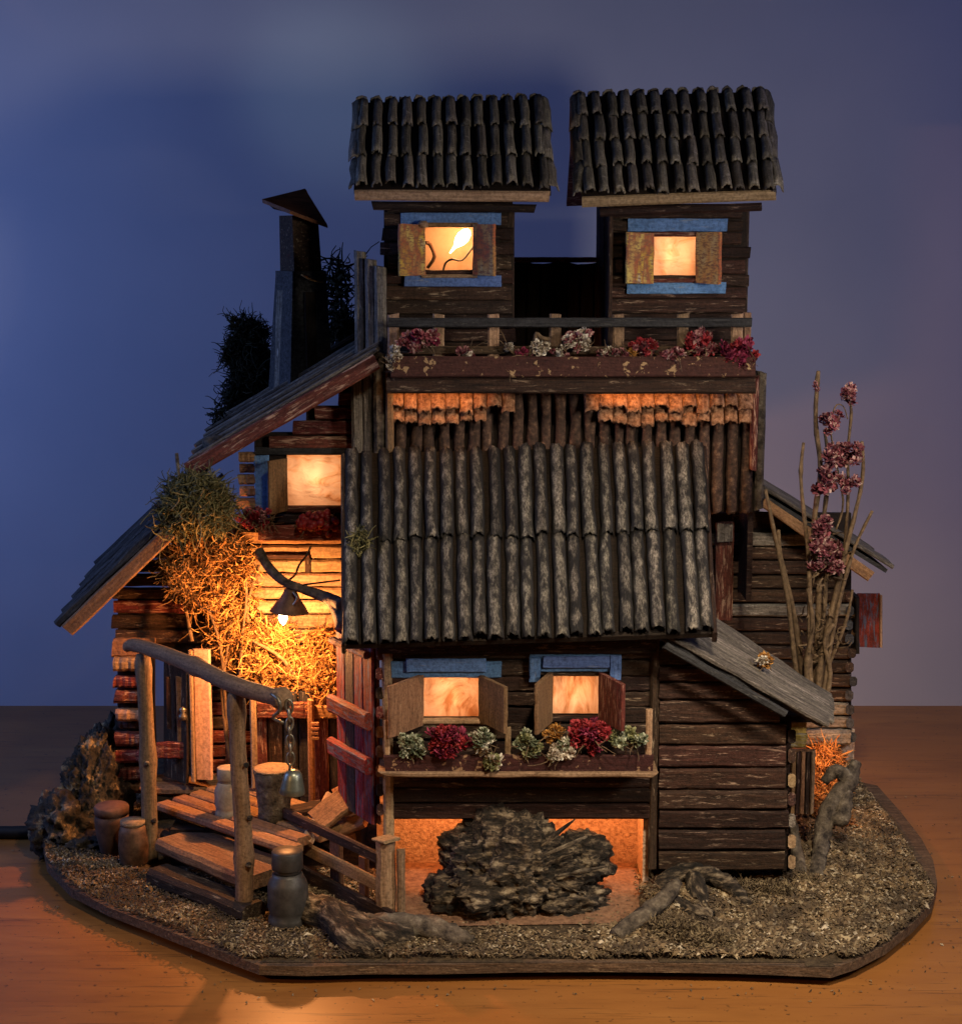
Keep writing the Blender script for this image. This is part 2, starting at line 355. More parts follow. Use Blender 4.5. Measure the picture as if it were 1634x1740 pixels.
def tube(name, pts, rad, mat, parent=None, n=8, rough=.08, sub=3, smooth=True, knots=0):
    """branch-like rod through pts"""
    pts = [Vector(p) for p in pts]; rad = rad if isinstance(rad, (list, tuple)) else [rad] * len(pts)
    Q, Rr = [], []
    for i in range(len(pts) - 1):
        p0, p1, p2, p3 = pts[max(i - 1, 0)], pts[i], pts[i + 1], pts[min(i + 2, len(pts) - 1)]
        for k in range(sub):
            t = k / sub
            Q.append(.5 * ((2 * p1) + (p2 - p0) * t + (2 * p0 - 5 * p1 + 4 * p2 - p3) * t * t + (3 * p1 - p0 - 3 * p2 + p3) * t ** 3)); Rr.append(rad[i] * (1 - t) + rad[i + 1] * t)
    Q.append(pts[-1]); Rr.append(rad[-1])
    if knots:
        for _ in range(knots):
            k = rnd.randrange(1, len(Q) - 1); Rr[k] *= 1.22
    o0 = (pts[0] + pts[-1]) / 2; m4 = frame(pts[-1] - pts[0], (.13, .2, 1) if abs((pts[-1] - pts[0]).normalized().z) < .9 else (1, .1, .1), o0); inv = m4.inverted()
    vs, fs = [], []; ref = Vector((.3, .9, .3))
    for i, q in enumerate(Q):
        t = (Q[min(i + 1, len(Q) - 1)] - Q[max(i - 1, 0)]).normalized(); x = (ref - t * ref.dot(t)).normalized(); y = t.cross(x)
        for k in range(n):
            a = 2 * math.pi * k / n; r = Rr[i] * (1 + U(-rough, rough))
            vs.append(inv @ (q + (x * math.cos(a) + y * math.sin(a)) * r))
    for i in range(len(Q) - 1):
        for k in range(n): fs.append((i * n + k, i * n + (k + 1) % n, (i + 1) * n + (k + 1) % n, (i + 1) * n + k))
    fs.append(tuple(reversed(range(n)))); fs.append(tuple(range((len(Q) - 1) * n, len(Q) * n)))
    return mk(name, vs, fs, mat, parent, smooth, m4)

def lathe(name, base, prof, mat, parent=None, n=28, axis=(0, 0, 1), smooth=True, wob=0):
    z = Vector(axis).normalized(); m4 = frame(z.cross(Vector((0, 1, 0))), z, Vector(base))
    vs, fs = [], []
    for r, h in prof:
        for k in range(n):
            a = 2 * math.pi * k / n; rr = r * (1 + U(-wob, wob)); vs.append((rr * math.cos(a), rr * math.sin(a), h))
    for i in range(len(prof) - 1):
        for k in range(n): fs.append((i * n + k, i * n + (k + 1) % n, (i + 1) * n + (k + 1) % n, (i + 1) * n + k))
    fs.append(tuple(reversed(range(n)))); fs.append(tuple(range((len(prof) - 1) * n, len(prof) * n)))
    o = mk(name, vs, fs, mat, parent, smooth, m4)
    if smooth:
        for p in o.data.polygons:
            if len(p.vertices) > 4: p.use_smooth = False
    return o

def lump(name, c, radii, mat, parent=None, sub=5, amp=.3, freq=1.6, seed=0, grain=(1, 1, 1), fine=.06, label=None, cut=None):
    """rough natural mass: a sphere pushed in and out by ridged noise at several scales"""
    bm = bmesh.new(); bmesh.ops.create_icosphere(bm, subdivisions=sub, radius=1)
    for v in bm.verts:
        p = v.co.copy(); q = Vector((p.x * grain[0], p.y * grain[1], p.z * grain[2])) * freq + Vector((seed * 7.1, seed * 3.3, seed))
        d = noise.fractal(q, 1.0, 2.1, 5) * amp
        d += (.5 - abs(noise.noise(q * 2.7))) * amp * .6 + (.5 - abs(noise.noise(q * 7.0))) * fine * 1.6 + noise.noise(q * 15) * fine
        s = 1 + d
        v.co = Vector((p.x * radii[0] * s, p.y * radii[1] * s, p.z * radii[2] * s))
        if cut is not None and v.co.z < cut: v.co.z = cut
    me = bpy.data.meshes.new(name); bm.to_mesh(me); bm.free(); me.materials.append(M[mat])
    me.polygons.foreach_set('use_smooth', [True] * len(me.polygons))
    o = link(name, me, parent, Matrix.Translation(Vector(c)))
    if label: o['label'] = label
    return o

def strands(name, spots, mat, parent, length=(.10, .22), r=.006, curl=1.0, steps=4, label=None, droop=0):
    """tangle of thin curled sprigs; spots = (centre, radii, count)"""
    c0 = Vector(spots[0][0]); vs, fs = [], []
    for c, rad, cnt in spots:
        c = Vector(c)
        for _ in range(cnt):
            while True:
                p = Vector((U(-1, 1), U(-1, 1), U(-1, 1)))
                if p.length < 1 and (p.length > .35 or rnd.random() < .5): break
            p = c + Vector((p.x * rad[0], p.y * rad[1], p.z * rad[2])) - c0
            d = Vector((U(-1, 1), U(-1, 1), U(-1, 1) - droop)).normalized(); L = U(*length) * (1.8 if rnd.random() < .06 else 1); st = L / steps
            side = d.orthogonal().normalized(); b = len(vs); tw = Vector((U(-1, 1), U(-1, 1), U(-1, 1))) * curl
            for i in range(steps + 1):
                s2 = d.cross(side).normalized(); rr = r * (1 - .6 * i / steps) * U(.8, 1.25)
                vs += [p + side * rr, p - side * rr * .5 + s2 * rr * .85, p - side * rr * .5 - s2 * rr * .85]
                p = p + d * st; d = (d + tw * .35 + Vector((U(-1, 1), U(-1, 1), U(-1, 1))) * .35 * curl).normalized()
                side = (side - d * side.dot(d)).normalized()
            for i in range(steps):
                for k in range(3):
                    q = b + i * 3 + k; q2 = b + i * 3 + (k + 1) % 3; fs.append((q, q2, q2 + 3, q + 3))
    o = mk(name, vs, fs, mat, parent, False, Matrix.Translation(c0)); o['kind'] = 'stuff'
    if label: o['label'] = label
    return o

# dried blossoms: ruffled rosettes sharing a few meshes
BL = {}
def bloom_mesh(mat):
    k = (mat, rnd.randrange(4))
    if k in BL: return BL[k]
    vs, fs = [], []
    for ring, (cnt, tilt, ln) in enumerate(((4, 1.35, .7), (6, .95, .9), (8, .45, 1.0), (7, -.1, .95), (5, -.7, .7))):
        for i in range(cnt):
            a = 2 * math.pi * (i + U(-.25, .25)) / cnt; t = tilt + U(-.25, .25); l = ln * U(.8, 1.15)
            d = Vector((math.cos(a) * math.cos(t), math.sin(a) * math.cos(t), math.sin(t))); s = Vector((-math.sin(a), math.cos(a), 0)); up = s.cross(d)
            b = len(vs); wd = U(.22, .36)
            vs += [d * .15, d * l * .6 + s * wd + up * U(0, .2), d * l * .6 + up * U(-.15, .05), d * l * .6 - s * wd + up * U(0, .2), d * l + s * wd * .5 - up * U(.0, .2), d * l * 1.02 - up * U(-.1, .1), d * l - s * wd * .5 - up * U(.0, .2)]
            fs += [(b, b + 1, b + 2), (b, b + 2, b + 3), (b + 1, b + 4, b + 5, b + 2), (b + 2, b + 5, b + 6, b + 3)]
    BL[k] = mesh('flower_head', vs, fs, mat); return BL[k]
def berry_mesh(mat):
    k = (mat, 'berry')
    if k not in BL:
        bm = bmesh.new(); bmesh.ops.create_icosphere(bm, subdivisions=2, radius=1)
        for v in bm.verts: v.co *= 1 + noise.noise(v.co * 1.7) * .18
        me = bpy.data.meshes.new('berry'); bm.to_mesh(me); bm.free(); me.materials.append(M[mat]); me.polygons.foreach_set('use_smooth', [True] * len(me.polygons)); BL[k] = me
    return BL[k]
def blossom(parent, c, r, mat, name='flower_head', me=None):
    m4 = Matrix.Translation(Vector(c)) @ Matrix.Rotation(U(0, 6.3), 4, 'Z') @ Matrix.Rotation(U(.2, 1.5), 4, 'X') @ Matrix.Diagonal((r, r, r * U(.75, 1.05), 1))
    return link(name, me or bloom_mesh(mat), parent, m4)
def cluster(name, label, px, py, Y, rx, ry, n, size, mats, group, cat='dried flowers', me=None, leaves=12, hname='flower_head', depth=.5):
    c = P(px, py, Y); k = (c - CAM).length / F; t = thing(name, label, cat, c - Vector((0, 0, ry * k)), group)
    n = int(n * (1 if me else 1.35))
    for i in range(n):
        while True:
            x, y, z = U(-1, 1), U(-1, 1), U(-1, 1)
            if x * x + y * y + z * z < 1: break
        mt = rnd.choice(mats)
        blossom(t, c + Vector((x * rx * k, y * rx * k * depth, z * ry * k)), size * k * (1 if me else 1.18) * U(.75, 1.25), mt, hname, me and berry_mesh(mt))
    if leaves: strands('sprig', [(c - Vector((0, 0, ry * k * .3)), (rx * k * .95, rx * k * .5, ry * k * .6), leaves)], 'stem', t, (.05, .14), .005, .7)
    return t

# roll tiles
def tile_obj(parent, a, b, nrm, r, mat, name='tile', taper=.0, h=.8, seg=4, arc=7, jit=.07, thick=.014, wav=.03):
    a, b = Vector(a), Vector(b); L = (b - a).length; m4 = frame(b - a, nrm, (a + b) / 2); vs, fs = [], []
    bend = U(-wav, wav) * L
    for s in (0, 1):
        for i in range(seg + 1):
            x = -L / 2 + L * i / seg; rr = (r * (1 - taper + 2 * taper * i / seg)) * (1 + U(-jit, jit)) - s * thick; off = bend * math.sin(math.pi * i / seg)
            for j in range(arc + 1):
                an = math.pi * (j / arc); q = 1 + U(-jit, jit) * .5
                vs.append((x + (U(-.018, .018) if i in (0, seg) else 0), -rr * math.cos(an) * q + off, rr * h * math.sin(an) * q))
    A = arc + 1; N = (seg + 1) * A
    for i in range(seg):
        for j in range(arc):
            p = i * A + j; fs.append((p, p + A, p + A + 1, p + 1)); p += N; fs.append((p, p + 1, p + A + 1, p + A))
    for i in (0, seg):
        for j in range(arc):
            p = i * A + j; f = (p, p + 1, p + 1 + N, p + N); fs.append(f if i == 0 else f[::-1])
    for j in (0, arc):
        for i in range(seg):
            p = i * A + j; f = (p, p + N, p + A + N, p + A); fs.append(f if j == 0 else f[::-1])
    return mk(name, vs, fs, mat, parent, True, m4)

def tile_roof(parent, tl, tr, br, bl, rws, cols, rf, mat, h=.8, over=.12, lift=.02, **k):
    tl, tr, br, bl = map(Vector, (tl, tr, br, bl)); n = (bl - tl).cross(tr - tl).normalized()
    def S(u, v): return (tl * (1 - u) + tr * u) * (1 - v) + (bl * (1 - u) + br * u) * v
    for i in range(cols):
        u = (i + .5) / cols; wd = (S(u + .5 / cols, .5) - S(u - .5 / cols, .5)).length
        for j in range(rws):
            v0, v1 = max(0, (j - over) / rws), (j + 1) / rws; du = U(-.09, .09) / cols
            tile_obj(parent, S(u + du, v0 + U(-.01, .01)) + n * .004, S(u + du + U(-.06, .06) / cols, v1 + U(-.012, .02)) + n * (lift * U(.7, 1.4)), n, wd * rf * U(.92, 1.08), mat, h=h, **k)

# ------------------------------------------------------------------ setting
BT = .13                                   # top of the base board
o = mk('wall', [(-16, 5.85, -3), (16, 5.85, -3), (16, 5.85, 14), (-16, 5.85, 14)], [(0, 1, 2, 3)], 'wall'); o['kind'] = 'structure'
o = mk('table', [(-14, -7.5, 0), (14, -7.5, 0), (14, 5.85, 0), (-14, 5.85, 0), (-14, -7.5, -.3), (14, -7.5, -.3)], [(0, 1, 2, 3), (0, 4, 5, 1)], 'table'); o['kind'] = 'structure'

# base board: outline of its top edge
front = [(70, 1420), (80, 1468), (120, 1510), (185, 1543), (250, 1568), (305, 1590), (375, 1617), (440, 1641), (520, 1643), (620, 1640), (740, 1640), (880, 1637), (1010, 1636), (1130, 1637), (1250, 1639), (1330, 1642), (1412, 1646), (1455, 1632), (1505, 1606), (1550, 1570), (1583, 1535), (1592, 1500), (1585, 1462), (1565, 1425), (1530, 1380), (1490, 1335)]
out = [G(x, y, BT) for x, y in front]
out = [Vector((v.x, v.y, BT)) for v in out] + [Vector(v) for v in ((2.75, 3.3, BT), (2.1, 4.5, BT), (.6, 4.9, BT), (-1.2, 4.9, BT), (-2.4, 4.4, BT), (-3.05, 3.4, BT), (-3.2, 2.4, BT))]
n = len(out); vs = [v.copy() for v in out] + [Vector((v.x, v.y, .068)) for v in out]
fs = [tuple(range(n)), tuple(reversed(range(n, 2 * n)))] + [(i, i + n, (i + 1) % n + n, (i + 1) % n) for i in range(n)]
bb = thing('base_board', 'oval wooden board that carries the whole model house on the table', 'board', (0, 2, 0))
mk('board', vs, fs, 'rim', bb)
for x, y in ((-2.4, .9), (2.2, .5), (-1.8, 3.6), (1.9, 3.6)):
    lathe('foot', (x, y, 0), [(.12, 0), (.13, .02), (.12, .072)], 'black', bb, 12)

def inside(x, y):
    c = False
    for i in range(n):
        a, b = out[i], out[i - 1]
        if (a.y > y) != (b.y > y) and x < (b.x - a.x) * (y - a.y) / (b.y - a.y) + a.x: c = not c
    return c
def mound(x, y):
    if -.66 < x < 1.05 and -.22 + .06 * math.sin(x * 9) < y < 1: return .008
    h = .02 + .05 * max(0, noise.noise(Vector((x * 1.3, y * 1.3, 4)))) + .02 * noise.noise(Vector((x * 6, y * 6, 1)))
    h += .16 * math.exp(-((x - 2.0) ** 2 + (y - 1.5) ** 2) / .7)
    h += .08 * math.exp(-((x - 1.35) ** 2 / .25 + (y - .25) ** 2 / .12))
    return max(h, .012)
# soil sheet: a grid trimmed to the board, edges drawn down to it
bm = bmesh.new(); gs = .06; idx = {}
for i in range(int(6.6 / gs)):
    for j in range(int(5.8 / gs)):
        x, y = -3.4 + i * gs, -.7 + j * gs
        if inside(x, y): idx[i, j] = bm.verts.new((x, y, BT + .004 + (mound(x, y) if all(inside(x + a, y + b_) for a, b_ in ((.12, 0), (-.12, 0), (0, .12), (0, -.12))) else 0)))
for (i, j), v in idx.items():
    q = [idx.get(k) for k in ((i, j), (i + 1, j), (i + 1, j + 1), (i, j + 1))]
    if all(q): bm.faces.new(q)
me = bpy.data.meshes.new('soil'); bm.to_mesh(me); bm.free(); me.materials.append(M['soil']); me.polygons.foreach_set('use_smooth', [True] * len(me.polygons))
o = link('soil', me); o['kind'] = 'stuff'; o['label'] = 'brown soil spread over the oval board'; o['category'] = 'soil'
# sawdust chips
vs, fs = [], []
def chip(x, y, z, l, wd):
    a = U(0, 6.3); ca, sa = math.cos(a), math.sin(a); t = U(-.7, .7); c = Vector((x, y, z)); d = Vector((ca * math.cos(t), sa * math.cos(t), math.sin(t))) * l; s = Vector((-sa, ca, U(-.5, .5))) * wd; u = Vector((0, 0, wd * .8)); b = len(vs)
    k = Vector((U(-.3, .3), U(-.3, .3), U(0, .5))) * l
    vs.extend([c - d, c + s + k, c - s + k, c + u + k, c + d])
    fs.extend([(b, b + 1, b + 3), (b, b + 3, b + 2), (b, b + 2, b + 1), (b + 4, b + 3, b + 1), (b + 4, b + 2, b + 3), (b + 4, b + 1, b + 2)])
cnt = 0
while cnt < 88000:
    x, y = U(-3.3, 3.1), U(-.6, 3.0)
    if not inside(x, y): continue
    if y > .9 and -2.4 < x < 1.9: continue
    if -2.45 < x < -.75 and y > 1.55 + 0 * x: continue
    if -.62 < x < 1.1 and y > -.13 + .07 * math.sin(x * 9) and rnd.random() < .93: continue
    dens = .62 + .5 * noise.noise(Vector((x * 1.6, y * 1.6, 9))) + .3 * noise.noise(Vector((x * 5, y * 5, 2))) + (.3 if x > .9 else 0)
    if x < -1.6: dens *= .75
    if rnd.random() > dens: continue
    l = (U(.008, .021) if rnd.random() < .95 else U(.024, .040)) * (1.15 if x > .6 else .9); chip(x, y, BT + mound(x, y) + U(0, .022), l, l * U(.3, .55)); cnt += 1
for _ in range(160):                                   # a few crumbs spilled on the table
    k = rnd.randrange(len(front)); p = out[k]; q = Vector((p.x - 0, p.y - 1.6, 0)).normalized(); d_ = .03 + abs(rnd.gauss(0, .16))
    l = U(.006, .016); chip(p.x + q.x * d_ + U(-.2, .2), p.y + q.y * d_, .008, l, l * .5)
o = mk('sawdust_gravel', vs, fs, 'gravel'); o['kind'] = 'stuff'; o['label'] = 'pale sawdust chips scattered over the base board'; o['category'] = 'gravel'

# ------------------------------------------------------------------ the house
H = thing('model_house', 'large handmade wooden model house with two roofed towers and glowing windows', 'house', (0, 1.8, BT))
BR = ['brown', 'brown', 'brown2']; YF = .45

def cuboid(x0, x1, y0, y1, z0, z1):
    return [(x, y, z) for z in (z0, z1) for y in (y0, y1) for x in (x0, x1)], [(0, 2, 3, 1), (4, 5, 7, 6), (0, 1, 5, 4), (2, 6, 7, 3), (0, 4, 6, 2), (1, 3, 7, 5)]
def window(label, hole, Y, pane='pane', depth=.07, frame_mat='inner', watts=2.5, bulb=(.5, .6)):
    """opening lined by a shallow frame, with a lit parchment pane behind it"""
    x0, x1, y0, y1 = hole; c0 = P((x0 + x1) / 2, (y0 + y1) / 2, Y); vs, fs = [], []
    def bar(a, b, c, d):
        q = [P(a, c, Y), P(b, c, Y), P(b, d, Y), P(a, d, Y)]; n = len(vs); vs.extend([v - c0 for v in q] + [v - c0 + Vector((0, depth, 0)) for v in q])
        fs.extend([tuple(n + k for k in f) for f in ((0, 3, 2, 1), (4, 5, 6, 7), (0, 1, 5, 4), (1, 2, 6, 5), (2, 3, 7, 6), (3, 0, 4, 7))])
    bar(x0 - 5, x0, y0 - 5, y1 + 5); bar(x1, x1 + 5, y0 - 5, y1 + 5); bar(x0, x1, y0 - 5, y0); bar(x0, x1, y1, y1 + 5)
    o = mk('window', vs, fs, frame_mat, H, False, Matrix.Translation(c0)); o['label'] = label
    if pane:
        # slightly rippled sheet
        a, b = P(x0 - 6, y1 + 6, Y + depth + .012), P(x1 + 6, y0 - 6, Y + depth + .012); v2, f2 = [], []; N = 16
        for i in range(N + 1):
            for j in range(N + 1): v2.append((a.x + (b.x - a.x) * i / N - c0.x, a.y - c0.y + .035 * noise.noise(Vector((i * .27 + hole[0], j * .12 + i * .1, 1))) + U(0, .003), a.z + (b.z - a.z) * j / N - c0.z))
        for i in range(N):
            for j in range(N): f2.append((i * (N + 1) + j, (i + 1) * (N + 1) + j, (i + 1) * (N + 1) + j + 1, i * (N + 1) + j + 1))
        mk('pane', v2, f2, pane, o, True, Matrix.Translation(c0))
        e = .06; d0, d1 = a.y + .03, a.y + .42; x0_, x1_, z0_, z1_ = a.x - e, b.x + e, a.z - e, b.z + e; t = .015
        vs3, fs3 = [], []
        for q in ((x0_, x1_, d1, d1 + t, z0_, z1_), (x0_ - t, x0_, d0, d1 + t, z0_, z1_), (x1_, x1_ + t, d0, d1 + t, z0_, z1_), (x0_ - t, x1_ + t, d0, d1 + t, z0_ - t, z0_), (x0_ - t, x1_ + t, d0, d1 + t, z1_, z1_ + t)):
            vv, ff = cuboid(*q); n = len(vs3); vs3 += [Vector(k) - c0 for k in vv]; fs3 += [tuple(n + k for k in f) for f in ff]
        mk('added_light_box', vs3, fs3, 'interior', o, False, Matrix.Translation(c0))  # unseen box added behind the pane to bounce and contain its light
        point('window_bulb', (a.x + (b.x - a.x) * bulb[0], a.y + .17, a.z + (b.z - a.z) * bulb[1]), watts, (1, .52, .25), .05)
    return o
def shutter(win, hx, hy0, hy1, ox, Yh, Yo, mat, T=.03, label=None):
    a, b = P(hx, hy1, Yh), P(hx, hy0, Yh); xo = P(ox, (hy0 + hy1) / 2, Yo).x; d = Vector((xo - a.x, Yo - Yh, 0)); W = d.length
    mid = d / 2; x = (a.x + b.x) / 2; a.x = b.x = x
    o = plank('shutter', a + mid, b + mid, d, W, T, mat, win, jit=.03)
    if label: o['label'] = label
    return o

# --- front block: facade with two windows over an open cellar
W1, W2 = (715, 816, 1146, 1222), (934, 1021, 1148, 1217)
fw = wall('wall', 652, 1112, 1098, 1392, YF, .05, [W1, W2], H, label='front wall above the open cellar')
rows(fw, 655, 1110, [1098, 1122, 1150, 1176, 1202, 1230, 1258, 1288], YF, .035, BR, [W1, W2], ragged=(-4, 6))
rows(fw, 657, 1108, [1312, 1340, 1366, 1393], YF, .04, ['brown2', 'brown'], tilt=3)
col('corner_post', 650, 668, 1105, 1528, YF - .06, .10, 'pale', fw); col('corner_post', 1103, 1118, 1085, 1478, YF - .055, .09, 'brown2', fw)
row('lintel', 640, 1116, 1082, 1112, YF - .08, .06, 'brown', fw)
wa = window('left front window with two open brown shutters', W1, YF, 'pane')
wb = window('narrow right front window with half closed shutters', W2, YF, 'pane_dim')
row('lintel', 664, 852, 1124, 1152, YF - .052, .02, 'blue', wa); row('lintel', 690, 826, 1120, 1143, YF - .075, .022, 'blue', wa)
row('lintel', 898, 1056, 1112, 1142, YF - .052, .02, 'blue', wb); row('lintel', 922, 1036, 1116, 1136, YF - .076, .022, 'blue', wb)
col('jamb', 899, 918, 1118, 1160, YF - .074, .02, 'blue', wb); col('jamb', 1036, 1055, 1114, 1156, YF - .074, .02, 'blue', wb)
row('sill', 700, 836, 1223, 1232, YF - .07, .06, 'pale', wa); row('sill', 925, 1030, 1218, 1228, YF - .06, .05, 'brown', wb)
shutter(wa, 718, 1146, 1232, 660, YF - .04, YF - .34, 'shutter'); shutter(wa, 815, 1146, 1224, 860, YF - .04, YF - .36, 'shutter')
shutter(wb, 936, 1142, 1226, 911, YF - .04, YF - .36, 'shutter'); shutter(wb, 1019, 1142, 1222, 1060, YF - .04, YF - .36, 'red')
# front flower box
fb = row('flower_box', 652, 1110, 1284, 1313, .16, .035, 'box', H); fb['label'] = 'flaked dark red flower box under the front windows'
row('ledge', 650, 1112, 1313, 1322, .13, .32, 'pale', fb); col('stile', 652, 662, 1225, 1284, .17, .03, 'pale', fb); col('stile', 1097, 1108, 1205, 1284, .18, .03, 'pale', fb)
for k in range(2): plank('box_end', P(660 + 445 * k, 1296, .18), P(660 + 445 * k, 1296, YF - .04), (0, 0, 1), .09, .02, 'box', fb)
col('stile', 858, 868, 1236, 1284, .19, .02, 'pale', fb)

# cellar
cw = wall('cellar_wall', 640, 1125, 1350, 1500, .92, .05, [], H, 'stucco', 'sandy plaster back wall of the lit cellar')
mk('cellar_floor', [(-.62, -.12, BT + .022), (1.08, -.05, BT + .022), (1.12, .92, BT + .075), (-.62, .92, BT + .075)], [(0, 1, 2, 3)], 'soil_floor', H)
box8('cellar_side', [Vector(v) for v in ((1.10, .5, 1.0), (1.14, .5, 1.0), (1.14, .5, BT), (1.10, .5, BT), (1.10, .92, 1.0), (1.14, .92, 1.0), (1.14, .92, BT), (1.10, .92, BT))], 'stucco', H)
box8('cellar_ceiling', [Vector(v) for v in ((-.64, .5, 1.05), (1.14, .5, 1.05), (1.14, .5, 1.0), (-.64, .5, 1.0), (-.64, .95, 1.05), (1.14, .95, 1.05), (1.14, .95, 1.0), (-.64, .95, 1.0))], 'inner', H)
area('cellar_strip', (.25, .56, .96), (.25, .86, .25), 1.6, 24, (1, .31, .085), .08)
for x_, wt in ((-.30, 4.0), (.30, 5.0), (.95, 3.0)): point('cellar_fill', (x_, .66, .50 if x_ == .30 else .84), wt, (1, .31, .08), .04)  # fill lights added to even out the glow on the cellar wall

# --- right block below the lean-to
yb = [1100, 1133, 1161, 1191, 1231, 1268, 1306, 1344, 1378, 1411, 1447, 1482]
rw = wall('wall', 1118, 1336, 1090, 1480, YF + .012, .05, [(1140, 1336, 1090, 1125), (1185, 1336, 1125, 1150), (1230, 1336, 1150, 1180), (1285, 1336, 1180, 1215)], H, label='planked wall of the right block below the lean-to')
for a, b in zip(yb, yb[1:]):
    ym = (a + b) / 2; xr = min(1338, 1160 + (a - 1096) * 1.754)
    row('plank', 1119, xr + U(-6, 4), a + 1.5, b - 2, YF - .05 + U(-.012, .012), .05, rnd.choice(BR), rw, jit=.06)
for i, (a, b) in enumerate(zip(yb[4:], yb[5:])):      # stacked log ends on the corner
    plank('log_end', P(1345, (a + b) / 2 + U(-4, 4), YF - .05), P(1338, (a + b) / 2, YF + .5), (0, 0, 1), .09, .05, rnd.choice(['pale', 'brown', 'grey']), rw)
# its lean-to roof
lr = slab('roof', P(1122, 1078, .20), P(1215, 1062, .80), P(1412, 1192, .84), P(1400, 1230, .20), .035, 'dgrey', H, 'weathered grey lean-to roof on the right')
A0, A1, B0, B1 = P(1122, 1078, .20), P(1215, 1062, .80), P(1400, 1230, .20), P(1412, 1192, .84)
for i in range(5):
    t0 = (i + .5) / 5; p, q = A0.lerp(A1, t0), B0.lerp(B1, t0); nrm = Vector((.42, -.1, .9))
    plank('plank', p + nrm * U(.012, .03), q + nrm * U(.012, .03) + (q - p).normalized() * U(-.04, .06), A1 - A0, .165, .03, 'grey', lr, seg=7, jit=.10)
plank('barge_board', P(1128, 1096, .16), P(1335, 1214, .16), (0, 0, 1), .05, .04, 'dgrey', lr)

# --- front roof of corrugated card
TL, TR, BRr, BLr = P(583, 771, 1.62), P(1196, 757, 1.62), P(1214, 1076, .10), P(584, 1096, .10)
fr = slab('roof', TL, TR, BRr, BLr, .04, 'inner', H, 'wide dark corrugated front roof in two courses')  # near-black slab colour stands for shade in the valleys between ribs
tile_roof(fr, TL, TR, BRr, BLr, 2, 23, .43, 'corr', h=.95, over=.05, lift=.03, seg=10, arc=8, jit=.08, taper=.02, wav=.008)
for k in range(2): plank('barge_board', (TL, TR)[k] + Vector((0, 0, -.03)), (BLr, BRr)[k] + Vector((0, 0, -.03)), (0, 0, 1), .09, .03, 'brown2', fr)

# --- tall back block clad in corrugated card, with the balcony above
tw = wall('wall', 655, 1290, 640, 870, 1.78, .06, [], H, label='tall corrugated wall below the balcony')
for i in range(25):
    x0 = 668 + i * 24.6
    a, b = P(x0 + 12, 655, 1.76), P(x0 + 12 + U(-2, 2), 870 if x0 > 1180 else 790, 1.76); b.x = a.x
    tile_obj(tw, a, b, (0, -1, 0), .042 * U(.9, 1.1), 'corr2', name='corrugation', h=1.0, seg=6, arc=6, jit=.12)
for i in range(26):                                   # ragged fringe of bark tiles lit from above
    x0 = 662 + i * 23.6
    if 862 < x0 < 985: continue
    for j, (ya, ye) in enumerate(((664, 698), (690, 721))):
        if j and 815 < x0 < 1015: continue
        a, b = P(x0 + 12, ya, 1.70), P(x0 + 12 + U(-2, 2), ye + U(-7, 4), 1.64 - .02 * (1 - j)); b.x = a.x
        tile_obj(tw, a, b, (0, -1, .12), .052 * U(.9, 1.1), 'cork', name='bark_tile', h=.6, seg=4, arc=7, jit=.05, wav=.01)
col('corner_post', 1276, 1288, 640, 800, 1.66, .08, 'red', tw); col('corner_post', 1284, 1300, 632, 866, 1.72, .14, 'drift', tw)
col('corner_post', 655, 668, 612, 770, 1.60, .10, 'log', tw); col('corner_post', 634, 656, 600, 770, 1.66, .14, 'drift', tw)
for a, b, yy in ((602, 622, 426), (620, 640, 440), (636, 656, 452)):   # slab logs above the left roof
    col('slab_log', a, b, yy, 602 + U(0, 20), 1.95 + (a - 600) * -.004, .10, rnd.choice(['dgrey', 'grey']), tw)
for a, b in ((596, 616), (613, 634)):
    col('slab_log', a, b, 610 + (616 - a) * .6, 770, 1.72, .09, 'grey', tw)
# balcony
bal = row('balcony', 656, 1284, 641, 669, 1.42, .06, 'brown', H); bal['label'] = 'balcony in front of the two towers'
row('box_board', 664, 1284, 606, 641, 1.38, .04, 'box', bal, seg=9); row('box_board', 664, 1284, 612, 641, 1.60, .03, 'brown', bal)
row('top_rail', 658, 1278, 540, 556, 1.50, .035, 'dgrey', bal, seg=9); row('lower_rail', 662, 1270, 588, 602, 1.52, .03, 'brown2', bal, seg=7)
for x in (668, 745, 838, 943, 1050, 1160, 1252):
    col('post', x - 10, x + 10, 533, 612, 1.545, .05, 'pale', bal)
col('post', 1262, 1276, 530, 606, 1.60, .05, 'log', bal)
row('floor_board', 660, 1284, 636, 641, 1.62, .5, 'brown', bal)
area('under_balcony_left', (P(742, 664, 1.505)), P(742, 712, 1.66), .62, 1.3, (1, .42, .13), .04)
area('under_balcony_right', (P(1140, 664, 1.505)), P(1140, 712, 1.66), 1.0, 1.9, (1, .42, .13), .04)

# dark rear wall between the towers
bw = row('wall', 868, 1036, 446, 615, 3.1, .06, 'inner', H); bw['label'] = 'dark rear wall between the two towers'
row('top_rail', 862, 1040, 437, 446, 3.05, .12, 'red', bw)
for i in range(7): col('plank', 872 + i * 23, 893 + i * 23, 449, 610, 3.05, .03, 'inner', bw)

